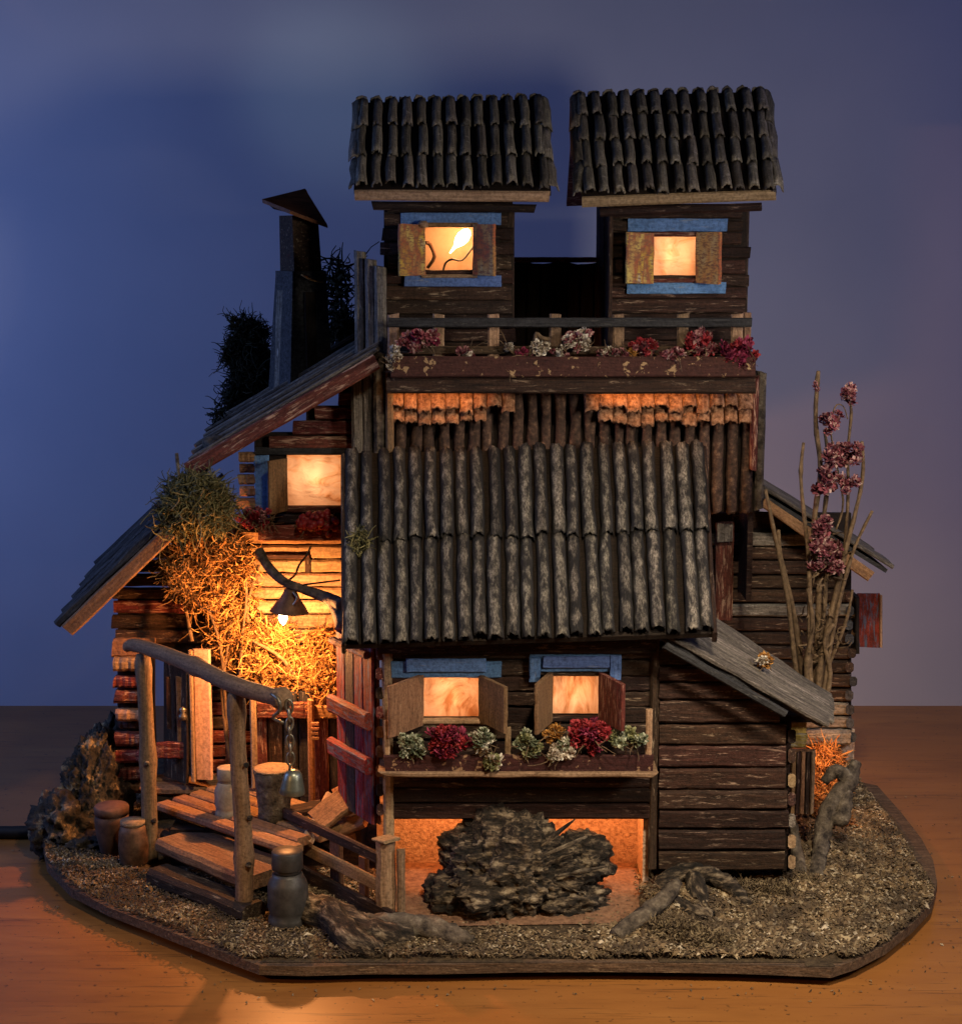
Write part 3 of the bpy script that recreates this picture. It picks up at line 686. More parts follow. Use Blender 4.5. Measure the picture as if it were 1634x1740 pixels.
# --- towers
def tower(label, x0, x1, yt, yb_, hole, side, roofpx, eave, win_label, pane, mats):
    Y = 2.0; D = 1.55
    w_ = wall('wall', x0, x1, yt, yb_, Y, .05, [hole], H, label=label)
    ys = [yt]
    while ys[-1] < yb_ - 14: ys.append(ys[-1] + U(20, 27))
    rows(w_, x0, x1, ys, Y, .035, mats, [hole], ragged=(-9, 9))
    a, b = P(x0, yb_, Y), P(x1, yt, Y)
    for xx in (a.x + .02, b.x - .05):
        mk('side_wall', *cuboid(xx, xx + .03, Y + .05, Y + D, a.z, b.z), 'inner', w_)
    mk('back_wall', *cuboid(a.x, b.x, Y + D, Y + D + .03, a.z, b.z), 'inner', w_)
    if side:
        for k in range(3): plank('corner_board', (a.x - .012, Y + .1 + k * .48, a.z), (a.x - .012, Y + .1 + k * .48, b.z), (0, 1, 0), .44, .03, 'brown', w_)
    col('corner_board', x1 - 12, x1 + 3, yt + 8, yb_, Y + .0, .06, 'brown2', w_)
    # roof
    (ax, ay), (bx, by), (cx_, cy_), (dx, dy) = roofpx; Ye, Yr = 1.62, 2.75
    tl, tr, br, bl = P(ax, ay, Yr), P(bx, by, Yr), P(cx_, cy_, Ye), P(dx, dy, Ye)
    rf = slab('roof', tl, tr, br, bl, .035, 'inner', H, label.replace('wall', 'roof') + ' of roll tiles')
    tl2, tr2 = tl + Vector((0, .02, .0)), tr + Vector((0, .02, .0)); back = [v + Vector((0, 2 * (Yr - Ye), 0)) for v in (bl, br)]
    s2 = slab('rear_slope', tr2, tl2, back[0], back[1], .035, 'red', rf)
    # staggered courses of individual tiles
    tile_roof(rf, tl, tr, br, bl, 4 if side else 3, 13, .345, 'tile', h=.95, over=.14, lift=.03, seg=4, arc=8, jit=.06, taper=.055, wav=.02)
    n2 = Vector((0, .5, .85))
    for i in range(13):
        u = (i + .35) / 13; p = tl.lerp(tr, u); tile_obj(rf, p + Vector((0, -.02, .02)), p + Vector((0, .42, -.26)), n2, .045, 'tile', h=.7, seg=3, arc=6)
    for s_ in (0, 1):   # ragged verge pieces
        p, q = (tl, bl) if s_ == 0 else (tr, br)
        for k in range(3):
            tile_obj(rf, p.lerp(q, k / 3), p.lerp(q, min(1, (k + 1.1) / 3)) + Vector((U(-.03, .01) if s_ == 0 else U(-.01, .03), 0, .02)), (-.5 if s_ == 0 else .5, -.4, .7), .045, 'tile', h=.5, seg=3, arc=5, jit=.2)
    e = plank('eave_board', P(eave[0], eave[1], Ye + .01), P(eave[2], eave[3], Ye + .01), (0, 0, 1), .075, .05, 'pale', rf)
    plank('eave_beam', P(eave[0] + 30, eave[1] + 18, Ye + .22), P(eave[2] - 24, eave[3] + 20, Ye + .22), (0, 0, 1), .06, .08, 'brown', rf)
    wd = window(win_label, hole, Y, pane)
    return w_, rf, wd
HL, HR = (720, 805, 386, 466), (1107, 1184, 402, 473)
tA = tower('left tower wall', 652, 871, 342, 612, HL, False, [(606, 174), (924, 168), (936, 325), (601, 322)], (602, 331, 934, 334), 'left tower window with a bare bulb showing inside', None, BR)
tB = tower('right tower wall', 1036, 1268, 346, 612, HR, True, [(974, 164), (1302, 155), (1319, 325), (988, 335)], (988, 343, 1318, 331), 'right tower window with a glowing pane', 'pane_hot', BR)
wl, wr = tA[2], tB[2]
row('lintel', 680, 852, 361, 382, 1.945, .02, 'blue', wl); row('sill', 686, 852, 467, 487, 1.945, .02, 'blue', wl)
row('lintel', 1066, 1236, 371, 393, 1.945, .02, 'blue', wr); row('sill', 1064, 1234, 479, 499, 1.945, .02, 'blue', wr)
shutter(wl, 722, 380, 468, 677, 1.93, 1.80, 'peel_yellow'); shutter(wl, 804, 380, 468, 841, 1.93, 1.78, 'peel_orange')
shutter(wr, 1110, 394, 482, 1064, 1.93, 1.82, 'peel_yellow'); shutter(wr, 1182, 394, 482, 1226, 1.93, 1.80, 'peel_orange')
row('frame_bar', 716, 812, 378, 386, 1.93, .03, 'warmboard', wl); row('frame_bar', 716, 812, 466, 472, 1.93, .03, 'pale', wl)
row('frame_bar', 1104, 1188, 394, 402, 1.93, .03, 'red', wr); row('frame_bar', 1104, 1188, 473, 480, 1.93, .03, 'red', wr)
# papered room behind the left tower window
a, b = P(690, 486, 2.62), P(840, 360, 2.62)
ro = mk('room_lining', *cuboid(a.x, b.x, 2.62, 2.65, a.z, b.z), 'interior', wl)
lathe('hinge_knob', P(719, 382, 1.90), [(.0, -.02), (.035, -.015), (.04, .01), (.02, .03)], 'pale', wl, 12)
# bare bulb and wire inside it
bu = thing('light_bulb', 'bare glowing bulb on a thin wire inside the left tower window', 'bulb', P(782, 425, 2.28))
b0, b1 = P(764, 430, 2.25), P(800, 386, 2.25); ax = (b1 - b0)
lathe('bulb', b0, [(.004, 0), (.012, .06), (.040, .11), (.048, .155), (.036, .20), (.012, .225)], 'bulb', bu, 16, ax)
tube('wire', [P(752, 462, 2.2), P(757, 447, 2.24), P(768, 440, 2.22), P(785, 442, 2.24), P(803, 420, 2.25), P(815, 410, 2.3)], .008, 'chain', bu, 6, 0)
tube('wire', [P(726, 455, 2.4), P(738, 436, 2.4), P(730, 415, 2.42), P(722, 412, 2.4)], .014, 'rust', bu, 6, 0)
point('tower_bulb_light', P(782, 398, 2.36), 10, (1, .42, .17), .05)

# --- upper left wing with its mono-pitch roof
WU = (486, 579, 773, 861)
uw = wall('wall', 432, 660, 640, 905, 1.95, .05, [WU, (432, 520, 640, 735), (520, 575, 640, 690)], H, label='upper left wing wall round the tall lit window')
for a, b in ((640, 664), (664, 690), (690, 714), (714, 740), (740, 764)):
    row('plank', 345 + (812 - a) * 1.55, 652, a + 1.5, b - 1.5, 1.90 + U(-.012, .01), .04, rnd.choice(['red', 'brown2']), uw, jit=.06)
for i, (ya, ye) in enumerate(zip([768, 788, 806, 826, 846], [788, 806, 826, 846, 868])): row('log_end', 404 + U(-4, 4), 434, ya + 1, ye - 2, 1.90, .06, 'warmboard', uw)
# trim rows that rise above the slope are hidden by the roof
wu = window('tall lit upper left window beside the front roof', WU, 1.95, 'pane_hot')
row('lintel', 432, 592, 760, 773, 1.90, .03, 'dgrey', wu); col('jamb', 432, 458, 773, 880, 1.90, .03, 'blue', wu)
row('sill', 484, 582, 861, 872, 1.88, .05, 'red', wu)
shutter(wu, 487, 778, 868, 456, 1.90, 1.72, 'warmboard'); row('sill_block', 470, 580, 874, 890, 1.9, .04, 'brown', wu)
ub = row('flower_box', 438, 581, 893, 919, 1.72, .04, 'red', H); ub['label'] = 'red flower box under the tall upper left window'
row('box_floor', 440, 581, 914, 919, 1.76, .18, 'red', ub)
r0, r1 = P(324, 786, 1.55), P(641, 600, 1.55); bk = Vector((0, 1.75, 0))
ur = slab('roof', r0 + bk, r1 + bk, r1, r0, .03, 'inner', H, 'upper left roof of weathered boards below the chimney')
for i in range(7):
    off = Vector((0, .12 + i * .25, .02 + i * .028 + U(0, .02))); plank('plank', r0 + off - (r1 - r0).normalized() * U(0, .07), r1 + off, (0, 1, 0), .26, .03, 'grey', ur, seg=8, jit=.08)
plank('barge_board', r0 + Vector((-.02, -.02, -.055)), r1 + Vector((0, -.02, -.055)), (0, 0, 1), .115, .05, 'red', ur, seg=8)
lump('moss_lump', P(372, 752, 1.7), (.10, .12, .05), 'drift', ur, 3)

# --- lower left wing
DO = (262, 330, 1102, 1332)
lw = wall('wall', 200, 600, 890, 1345, 1.98, .05, [DO, (200, 300, 890, 1010)], H, label='lower left wing wall behind the porch')
ly = [900, 926, 950, 974, 998, 1020, 1044, 1070, 1096]
for a, b in zip(ly, ly[1:]):
    xl = max(196, 290 - (a - 880) * 1.05) if a < 985 else 192
    row('plank', max(xl, 400) + U(-3, 4), 585, a + 1.5, b - 1.5, 1.93 + U(-.012, .01), .05, rnd.choice(['pale', 'pale', 'warmboard']), lw, jit=.07)
    row('plank', max(xl, 192) + U(-3, 4), 399, a + 1.5, b - 1.5, 1.93 + U(-.012, .01), .05, rnd.choice(['warmboard', 'brown2', 'red', 'brown2']), lw, jit=.07)
for a in range(1098, 1345, 24):
    row('plank', 332, 600, a + 1, a + 22, 1.94 + U(-.01, .01), .04, rnd.choice(['red', 'brown2', 'red']), lw, jit=.07)
for k, a in enumerate((1120, 1152, 1175, 1208, 1248, 1277, 1308)):     # corner stacked with spaced boards
    row('log_end', 192 + k * 1.2 + U(-3, 3), 240 + U(-2, 3), a, a + 20 + U(-2, 3), 1.80, .12, rnd.choice(['red', 'red', 'pale']), lw, jit=.06)
    row('log_end', 200, 236, a + 20, a + 32, 1.88, .10, 'brown', lw)
row('log_end', 190, 262, 1086, 1118, 1.86, .08, 'warmboard', lw); row('log_end', 196, 262, 1332, 1350, 1.86, .08, 'warmboard', lw)
# window-like frame high on the lit wall
row('trim', 402, 526, 942, 950, 1.90, .03, 'brown', lw); col('trim', 518, 527, 948, 974, 1.90, .03, 'brown', lw)
# doorway
dw = thing_door = plank('door', P(300, 1326, 1.74), P(300, 1106, 1.74), (1, -.9, 0), .28, .03, 'brown2', H); dw['label'] = 'dark plank door standing ajar in the left wing'
row('brace', 266, 322, 1262, 1290, 1.66, .04, 'red', dw); col('board', 300, 312, 1150, 1290, 1.68, .02, 'warmboard', dw); col('board', 282, 290, 1150, 1240, 1.70, .02, 'brown', dw)
lathe('handle', P(311, 1225, 1.64), [(.0, 0), (.03, .01), (.035, .04), (.015, .06), (.03, .09), (.0, .11)], 'chain', dw, 10)
dj = col('door_jamb', 329, 359, 1104, 1326, 1.66, .05, 'jamb', H); dj['label'] = 'pale lit jamb board beside the dark door'
col('edge', 322, 329, 1106, 1330, 1.63, .05, 'pale', dj)
th = row('threshold', 240, 386, 1338, 1352, 1.72, .22, 'warmboard', H); row('riser', 240, 386, 1352, 1368, 1.74, .16, 'brown2', th)
row('step_board', 252, 388, 1322, 1338, 1.86, .1, 'warmboard', th)
# room behind the doorway
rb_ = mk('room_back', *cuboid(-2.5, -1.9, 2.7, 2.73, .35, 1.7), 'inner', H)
# dark red plank wall on the porch with a cross rail
pw = wall('wall', 428, 600, 1180, 1400, 1.62, .04, [], H, label='dark red planked porch wall')
for i in range(6): col('plank', 430 + i * 26, 454 + i * 26, 1176, 1400, 1.575 + U(-.01, .01), .04, rnd.choice(['red', 'red', 'brown', 'dgrey']), pw)
row('cross_rail', 436, 532, 1194, 1222, 1.53, .04, 'red', pw); row('cross_rail', 532, 580, 1200, 1222, 1.52, .04, 'warmboard', pw)
col('post', 523, 534, 1190, 1390, 1.48, .05, 'warmboard', pw); col('post', 425, 436, 1170, 1340, 1.52, .04, 'pale', pw)
for k in range(4): row('tag', 528, 542, 1228 + k * 8, 1234 + k * 8, 1.46, .02, 'warmboard', pw)
# lower left roof
s0, s1 = P(112, 1056, 1.50), P(318, 858, 1.50); bk = Vector((0, 1.7, 0))
sr = slab('roof', s0 + bk, s1 + bk, s1, s0, .04, 'inner', H, 'steep dark boarded roof of the lower left wing')
for i in range(6):
    off = Vector((-.02, .10 + i * .28, .02 + i * .035)); plank('plank', s0 + off - (s1 - s0).normalized() * U(0, .10), s1 + off, (0, 1, 0), .29, .07, 'dgrey', sr, seg=8, jit=.08)
plank('barge_board', s0 + Vector((.02, -.05, -.055)), s1 + Vector((.02, -.05, -.055)), (0, 0, 1), .11, .05, 'warmboard', sr, seg=8)
wall('wall', 215, 300, 1005, 1100, 2.05, .04, [], H, label='gable end below the lower left roof')

# red door leaf swung out beside the front block
Yh, Yo = .46, .92; h0, h1 = P(640, 1402, Yh), P(640, 1100, Yh); xo = P(578, 1250, Yo).x; d = Vector((xo - h0.x, Yo - Yh, 0)); Wd = d.length; un = d.normalized(); nr = Vector((-un.y, un.x, 0)) * (-1 if un.x > 0 else 1)
if nr.y > 0: nr = -nr
rd = plank('door', Vector((h0.x, h0.y, h0.z)) + d * .5 - nr * .02, Vector((h0.x, h0.y, h1.z)) + d * .5 - nr * .02, d, Wd, .02, 'red', H); rd['label'] = 'bright red plank door swung open beside the front block'
for i, mt in enumerate(('bright_red', 'bright_red', 'dgrey', 'bright_red')):
    q = h0 + d * ((i + .5) / 4) + nr * .012; plank('board', q, Vector((q.x, q.y, h1.z + U(-.03, .02))), d, Wd / 4 * .96, .03, mt, rd)
for zt in (P(640, 1224, Yh).z, P(640, 1300, Yh).z):
    q = Vector((h0.x, h0.y, zt)) + nr * .06 - d * .02; plank('brace', q, q + d * 1.08, (0, 0, 1), .12, .06, 'bright_red', rd)
q = Vector((h0.x, h0.y, P(640, 1112, Yh).z)) + nr * .06; plank('brace', q, q + d, (0, 0, 1), .05, .05, 'bright_red', rd)
for k in range(9): plank('log_end', P(646, 1112 + k * 33, YF - .05), P(636, 1112 + k * 33, YF + .5), (0, 0, 1), .08, .05, rnd.choice(['red', 'warmboard', 'brown']), fw)

# --- right rear wing
gw = wall('wall', 1170, 1446, 872, 1262, 2.32, .05, [], H, label='planked wall of the right rear wing behind the dried flowers')
gy = [905, 930, 953, 978, 1002, 1026, 1050, 1074, 1098, 1122, 1146, 1170, 1194, 1218, 1240, 1266]
for a, b in zip(gy, gy[1:]):
    xr = 1444 if a > 975 else 1340 + (a - 870) * .95
    row('plank', 1190, xr + U(-8, 5), a + 1.5, b - 2, 2.27 + U(-.014, .01), .05, rnd.choice(['brown', 'brown2', 'grey']), gw, jit=.07)
    if a > 985:
        plank('log_end', P(1446 + U(-4, 4), (a + b) / 2, 2.24), P(1440, (a + b) / 2, 2.9), (0, 0, 1), .075, .06, rnd.choice(['brown', 'dgrey', 'grey']), gw)
for a in (890, 878): row('plank', 1245, 1330, a - 8, a + 8, 2.29, .03, 'brown', gw)
col('corner_post', 1216, 1246, 888, 1055, 1.9, .06, 'red', gw); col('patch', 1218, 1245, 890, 922, 1.86, .03, 'grey', gw)
row('sill_beam', 1366, 1446, 1242, 1268, 2.2, .08, 'grey', gw)
e0, e1 = P(1296, 838, 2.0), P(1508, 968, 2.0); bk = Vector((0, 1.2, 0))
gr = slab('roof', e0, e1, e1 + bk, e0 + bk, -.03, 'dgrey', H, 'thin boarded roof of the right rear wing')
for i in range(5):
    off = Vector((0, .1 + i * .24, .045)); plank('plank', e0 + off, e1 + off + (e1 - e0).normalized() * U(-.02, .08), (0, 1, 0), .25, .03, 'grey', gr, seg=7, jit=.08)
plank('barge_board', e0 + Vector((0, .02, -.06)), e1 + Vector((-.12, .02, -.06)), (0, 0, 1), .085, .04, 'warmboard', gr, seg=6)
gwin = plank('window', P(1450, 1104, 2.62), P(1450, 1008, 2.62), (0, 1, 0), .3, .03, 'inner', H, label='side window of the right rear wing')
plank('shutter', P(1475, 1100, 2.60), P(1475, 1008, 2.60), (1, -.12, 0), P(1495, 1050, 2.6).x - P(1455, 1050, 2.6).x, .03, 'bright_red', gwin)
plank('edge', P(1496, 1100, 2.57), P(1496, 1010, 2.57), (1, 0, 0), .02, .04, 'pale', gwin)
# yellow boards and small open cellar door under the wing
yd = row('patch_board', 1336, 1370, 1222, 1250, .98, .05, 'yellow', H); yd['label'] = 'yellow painted scrap board under the lean-to eave'
row('board', 1334, 1371, 1248, 1272, .94, .05, 'yellow', yd)
cdoor = col('door', 1342, 1378, 1274, 1386, .92, .03, 'warmboard', H); cdoor['label'] = 'small brown striped hatch door on the right side'
col('edge', 1377, 1384, 1276, 1384, .90, .05, 'pale', cdoor)
for k in range(4): col('board', 1344 + k * 8, 1351 + k * 8, 1278, 1384, .90, .02, 'brown2' if k % 2 else 'warmboard', cdoor)
col('post', 1330, 1342, 1262, 1480, .98, .05, 'pale', cdoor)
# side walls so the blocks are closed from the side
for nm, c in (('left', (-.68, .5, 1.78, .6, 1.95)),): pass
mk('side_wall', *cuboid(P(1336, 1300, YF).x - .04, P(1336, 1300, YF).x, YF + .06, .95, .35, 1.5), 'brown', H)
mk('side_wall', *cuboid(P(1440, 1100, 2.3).x - .05, P(1440, 1100, 2.3).x - .01, 2.37, 3.6, .72, 1.9), 'brown', H)
mk('side_wall', *cuboid(P(200, 1200, 2).x, P(200, 1200, 2).x + .04, 2.03, 3.3, .35, 1.5), 'brown', H)
mk('side_wall', *cuboid(P(1284, 760, 1.8).x - .04, P(1284, 760, 1.8).x, 1.84, 3.4, 1.9, 3.5), 'brown', H)
mk('side_wall', *cuboid(P(660, 700, 1.8).x, P(660, 700, 1.8).x + .04, 2.0, 3.4, 2.0, 3.5), 'brown', H)
mk('side_wall', *cuboid(P(1107, 1200, .5).x - .04, P(1107, 1200, .5).x, .52, 1.75, 1.06, 1.95), 'inner', H)
mk('side_wall', *cuboid(P(655, 1200, .5).x, P(655, 1200, .5).x + .04, .52, 1.6, 1.06, 1.95), 'red', H)
slab('rear_ledge', P(1330, 1216, .86), P(1398, 1216, .86), P(1398, 1216, .86) + Vector((0, .32, 0)), P(1330, 1216, .86) + Vector((0, .32, 0)), -.05, 'brown', H)
mk('side_wall', *cuboid(P(1336, 1300, YF).x + .04, P(1336, 1300, YF).x + .10, .86, 1.16, BT, P(1330, 1216, .86).z - .02), 'brown', H)
mk('inner_floor', *cuboid(-.6, 1.1, .52, 1.75, 1.06, 1.09), 'inner', H)

# --- chimney
ch = None
def prism(name, cb, ct, hb, ht, yaw, mat, parent, label=None):
    c = [];
    for cc, h in ((ct, ht), (cb, hb)):
        c.append([Vector(cc) + Vector((math.cos(yaw + R(k)), math.sin(yaw + R(k)), 0)) * h for k in (180, 270, 0, 90)])
    t, b = c; return box8(name, [t[0], t[1], b[1], b[0], t[3], t[2], b[2], b[3]], mat, parent, label)
Yc = 2.75; yaw = R(-12)
ch = prism('chimney', P(511, 665, Yc), P(511, 470, Yc), .265, .205, yaw, 'dgrey', H, 'leaning wooden chimney with a tin gable cap')
prism('upper_stack', P(512, 476, Yc), P(507, 366, Yc), .17, .155, yaw, 'brown', ch)
prism('collar', P(511, 492, Yc), P(511, 460, Yc), .205, .205, yaw, 'dgrey', ch)
for (xa, xb, y0, y1, mt) in ((468, 489, 492, 660, 'grey'), (487, 510, 496, 650, 'grey'), (516, 536, 496, 640, 'inner'), (535, 554, 496, 628, 'inner')):  # left boards coloured pale as lit, right boards near-black as shaded
    lf = xa < 505; fr_ = ((xa + xb) / 2 - 465) / 46 if lf else (558 - (xa + xb) / 2) / 46
    Yp = Yc - .21 * min(1, fr_) - .02
    plank('plank', P((xa + xb) / 2 - (4 if lf else -4), y1, Yp), P((xa + xb) / 2, y0, Yp + .03), (1, -.75 if lf else .75, 0), .10, .02, mt, ch)
capA, capB, capC, capD = P(445, 338, Yc + .0), P(518, 320, Yc + .15), P(556, 381, Yc - .1), P(492, 357, Yc - .36)
slab('cap', capA, capB, capC, capD, .03, 'copper', ch); slab('cap', capB + Vector((0, .01, 0)), capA + Vector((0, .01, 0)), P(462, 352, Yc + .3), P(540, 372, Yc + .35), .03, 'rust', ch)
tube('twine', [P(512, 466, Yc - .24), P(530, 476, Yc - .2), P(553, 480, Yc - .02)], .007, 'straw', ch, 5)

# ------------------------------------------------------------------ porch: steps, log gate, bell
u, v_ = Vector((.59, -.807, 0)), Vector((.807, .59, 0))
st = thing('porch_steps', 'wooden porch steps and slatted deck behind the log gate', 'steps', G(330, 1470, BT))
def tread(name, pa, pb, z, depth, th, mat):
    a, b = G(*pa, z), G(*pb, z); n = Vector((-(b - a).y, (b - a).x, 0)).normalized()
    plank(name, a + n * depth / 2 - Vector((0, 0, th / 2)), b + n * depth / 2 - Vector((0, 0, th / 2)), n, depth, th, mat, st, seg=6)
tread('tread', (248, 1478), (412, 1542), .27, .20, .12, 'brown2'); tread('tread', (262, 1428), (418, 1492), .40, .42, .10, 'warmboard')
tread('riser', (274, 1412), (460, 1484), .32, .10, .18, 'brown')
for k in range(5):
    a, b = G(272, 1374, .50), G(480, 1445, .50); n = Vector((-(b - a).y, (b - a).x, 0)).normalized(); o_ = n * (.06 + k * .155); e = (b - a).normalized()
    plank('deck_slat', a + o_ - e * (.05 - .0 * k), b + o_ + e * (.0 + U(-.03, .08)), n, .125, .06, rnd.choice(['warmboard', 'warmboard', 'brown2']), st, seg=6)
mk('deck_base', *cuboid(-2.2, -.85, 1.0, 1.9, BT, .42), 'inner', st)

g1, g2 = G(255, 1468, BT), G(415, 1562, BT)
gt = thing('log_gate', 'porch frame of two peeled branch posts under a slanting pole', 'gate frame', (g1 + g2) / 2)
t1, t2 = P(243, 1112, g1.y), P(401, 1178, g2.y)
tube('post', [g1, g1.lerp(t1, .5) + Vector((.01, 0, 0)), t1], [.058, .054, .05], 'log', gt, 12, .03, 5, knots=2)
tube('post', [g2, g2.lerp(t2, .35) + Vector((.015, 0, 0)), g2.lerp(t2, .7), t2], [.062, .058, .054, .05], 'log', gt, 12, .03, 5, knots=3)
bA, bB = P(214, 1100, g1.y + .12), P(489, 1190, g2.y - .32)
tube('pole', [bA, t1.lerp(bA, .2) + Vector((0, 0, .05)), t1.lerp(t2, .5) + Vector((0, 0, .07)), t2 + Vector((0, 0, .05)), bB], [.035, .050, .056, .058, .052], 'log', gt, 14, .03, 6, knots=3)
for px, py, Y in ((250, 1298, g1.y - .07), (262, 1395, g1.y - .05), (419, 1300, g2.y - .06), (425, 1390, g2.y - .05), (423, 1470, g2.y - .07), (362, 1160, .45), (432, 1172, -.02), (306, 1120, .7)):
    lump('knot', P(px, py, Y), (.018, .02, .018), 'bark', gt, 2)
tube('rope', [bB + Vector((-.10, -.03, .05)), bB + Vector((-.05, -.09, .03)), bB + Vector((-.04, -.09, -.04)), bB + Vector((-.09, -.05, -.10)), bB + Vector((-.02, -.09, -.12))], .012, 'chain', gt, 6)
# chain and bell
Yb = bB.y - .02; ce = thing('hanging_bell', 'small grey bell hanging on a chain from the slanting pole', 'bell', P(496, 1350, Yb))
def link_mesh():
    vs, fs = [], []; N, K = 16, 6
    for i in range(N):
        a = 2 * math.pi * i / N; c = Vector((math.cos(a) * .022, 0, math.sin(a) * .043)); t = Vector((math.cos(a), 0, math.sin(a)))
        for k in range(K): b = 2 * math.pi * k / K; vs.append(c + t * math.cos(b) * .0085 + Vector((0, 1, 0)) * math.sin(b) * .0085)
    for i in range(N):
        for k in range(K): fs.append((i * K + k, i * K + (k + 1) % K, (i + 1) % N * K + (k + 1) % K, (i + 1) % N * K + k))
    return mesh('chain_link', vs, fs, 'chain', True)
lm = link_mesh(); zt, zb = P(491, 1196, Yb), P(494, 1300, Yb); nl = 7
for i in range(nl):
    p = zt.lerp(zb, (i + .3) / nl); link('chain_link', lm, ce, Matrix.Translation(p) @ Matrix.Rotation(R(15 + 75 * (i % 2) + U(-12, 12)), 4, 'Z') @ Matrix.Rotation(R(U(-8, 8)), 4, 'Y'))
tube('hook', [P(493, 1298, Yb), P(492, 1312, Yb)], .009, 'chain', ce, 6)
bt = P(493, 1308, Yb)
lathe('bell_body', bt - Vector((-.01, 0, .155)), [(.079, 0), (.083, .004), (.074, .04), (.064, .09), (.056, .125), (.043, .145), (.012, .155)], 'bell', ce, 26, (.06, 0, 1))
lathe('clapper', bt - Vector((-.01, 0, .185)), [(.008, 0), (.018, .012), (.018, .03), (.006, .05), (.006, .12)], 'bell', ce, 12)

# low railing in front of the porch
f0, f1 = G(490, 1375, .60), G(652, 1452, .60); fn = thing('porch_railing', 'low broken board railing between bell and cellar', 'railing', (f0.x, f0.y, BT))
dz = lambda p, z: Vector((p.x, p.y, z)); fx = (f1 - f0).normalized(); fy = Vector((fx.y, -fx.x, 0))
for z, s, e, wd in ((.585, 0, 1, .075), (.40, -.02, 1.0, .09), (.21, .05, 1.16, .12)):
    plank('rail', dz(f0, z) + fx * s + fy * .04, dz(f0, z) + (f1 - f0) * e + fy * .04, (0, 0, 1), wd, .04, rnd.choice(['brown2', 'warmboard']), fn, seg=7)
for t, hgt, wd in ((.08, .60, .13), (.52, .56, .13), (.80, .52, .09)):
    p = f0.lerp(f1, t); plank('picket', dz(p, BT), dz(p, hgt), fx, wd, .035, 'warmboard', fn)
p = f1 + fx * .02; plank('newel', dz(p, BT), dz(p, .70), fx, .12, .12, 'pale', fn); plank('newel', dz(p, BT) + fx * .1 + fy * -.05, dz(p, .66) + fx * .1 - fy * .05, fx, .05, .05, 'pale', fn)
plank('cap_board', dz(p, .70) - fx * .07, dz(p, .72) + fx * .08, (-fx.y, fx.x, 0), .13, .02, 'pale', fn)
plank('foot_block', dz(p, .17) + fy * .02, dz(p, .15) + fx * .18 + fy * .02, (0, 0, 1), .09, .09, 'pale', fn)

# loose timber on the deck
for (px, py, z, L, Wd, T, ang, mt, lab) in ((574, 1368, .66, .36, .20, .05, 35, 'warmboard', 'broad reddish offcut board leaning on the porch wall'),
        (600, 1352, .70, .22, .30, .05, 10, 'warmboard', 'square offcut board with a bright nail beside the red door'),
        (542, 1392, .58, .42, .09, .05, 70, 'pale', 'narrow slanting stick propped behind the railing'),
        (596, 1402, .52, .26, .16, .05, -25, 'warmboard', 'flat offcut block lying below the square board'),
        (513, 1376, .56, .30, .14, .05, 20, 'brown2', 'dark offcut board lying behind the railing end'),
        (575, 1425, .40, .22, .12, .07, 40, 'brown2', 'short thick block low behind the railing')):
    c = G(px, py, z); a = R(ang); tilt = .5 if 'stick' in lab or 'lean' in lab or 'square' in lab else .08
    dv = Vector((math.cos(a), math.sin(a), tilt)) * L / 2
    o = plank('timber_offcut', c - dv, c + dv, (-math.sin(a), math.cos(a), tilt), Wd, T, mt, None); o['label'] = lab; o['category'] = 'board'; o['group'] = 'offcuts heaped on the porch'

# milk cans, pots and the chopping block
def can(name, label, cat, base, s, mats, group, prof=None):
    t = thing(name, label, cat, base, group)
    lathe('body', base, [(r * s, h * s) for r, h in ((.120, 0), (.128, .01), (.125, .06), (.114, .075), (.120, .10), (.128, .13), (.128, .26), (.120, .29), (.100, .33), (.092, .35))], mats[0], t, 30)
    lathe('neck', Vector(base) + Vector((0, 0, .35 * s)), [(.088 * s, 0), (.086 * s, .03 * s)], mats[0], t, 24)
    lathe('lid', Vector(base) + Vector((0, 0, .375 * s)), [(r * s, h * s) for r, h in ((.096, 0), (.100, .006), (.098, .11), (.092, .118), (.02, .120))], mats[1], t, 28)
    return t
can('milk_can', 'dark grey milk can at the front edge below the gate post', 'milk can', G(490, 1572, BT + .01), 1.03, ('iron', 'iron'), 'small milk cans')
can('milk_can', 'whitish milk can standing on the deck half behind the gate post', 'milk can', G(388, 1388, .50), .74, ('churn', 'churn'), 'small milk cans')
pot = thing('lidded_pot', 'squat terracotta pot with a flat lid at the foot of the bark lump', 'pot', G(192, 1450, BT + .02))
pb = G(192, 1450, BT + .02)
lathe('body', pb, [(.075, 0), (.09, .02), (.115, .15), (.125, .25), (.118, .30)], 'terracotta', pot, 26); lathe('lid', pb + Vector((0, 0, .30)), [(.124, 0), (.126, .05), (.118, .062), (.02, .066)], 'terracotta', pot, 26)
pot = thing('wooden_churn', 'dark barrel shaped churn tucked behind the left gate post', 'churn', G(228, 1474, BT)); pb = G(228, 1474, BT)
lathe('body', pb, [(.08, 0), (.10, .05), (.108, .16), (.10, .27), (.085, .32)], 'rust', pot, 26); lathe('lid', pb + Vector((0, 0, .32)), [(.088, 0), (.088, .03), (.02, .036)], 'pale', pot, 24)
sb = G(466, 1394, .50); cbk = thing('chopping_block', 'sawn log chopping block on the deck behind the bell', 'log', sb)
lathe('trunk', sb, [(.11, 0), (.115, .08), (.118, .2), (.130, .30), (.142, .365), (.138, .372)], 'drift', cbk, 30, wob=.07); lathe('sawn_top', sb + Vector((0, 0, .372)), [(.138, 0), (.134, .012), (.08, .016), (.01, .018)], 'pale', cbk, 26, wob=.05)

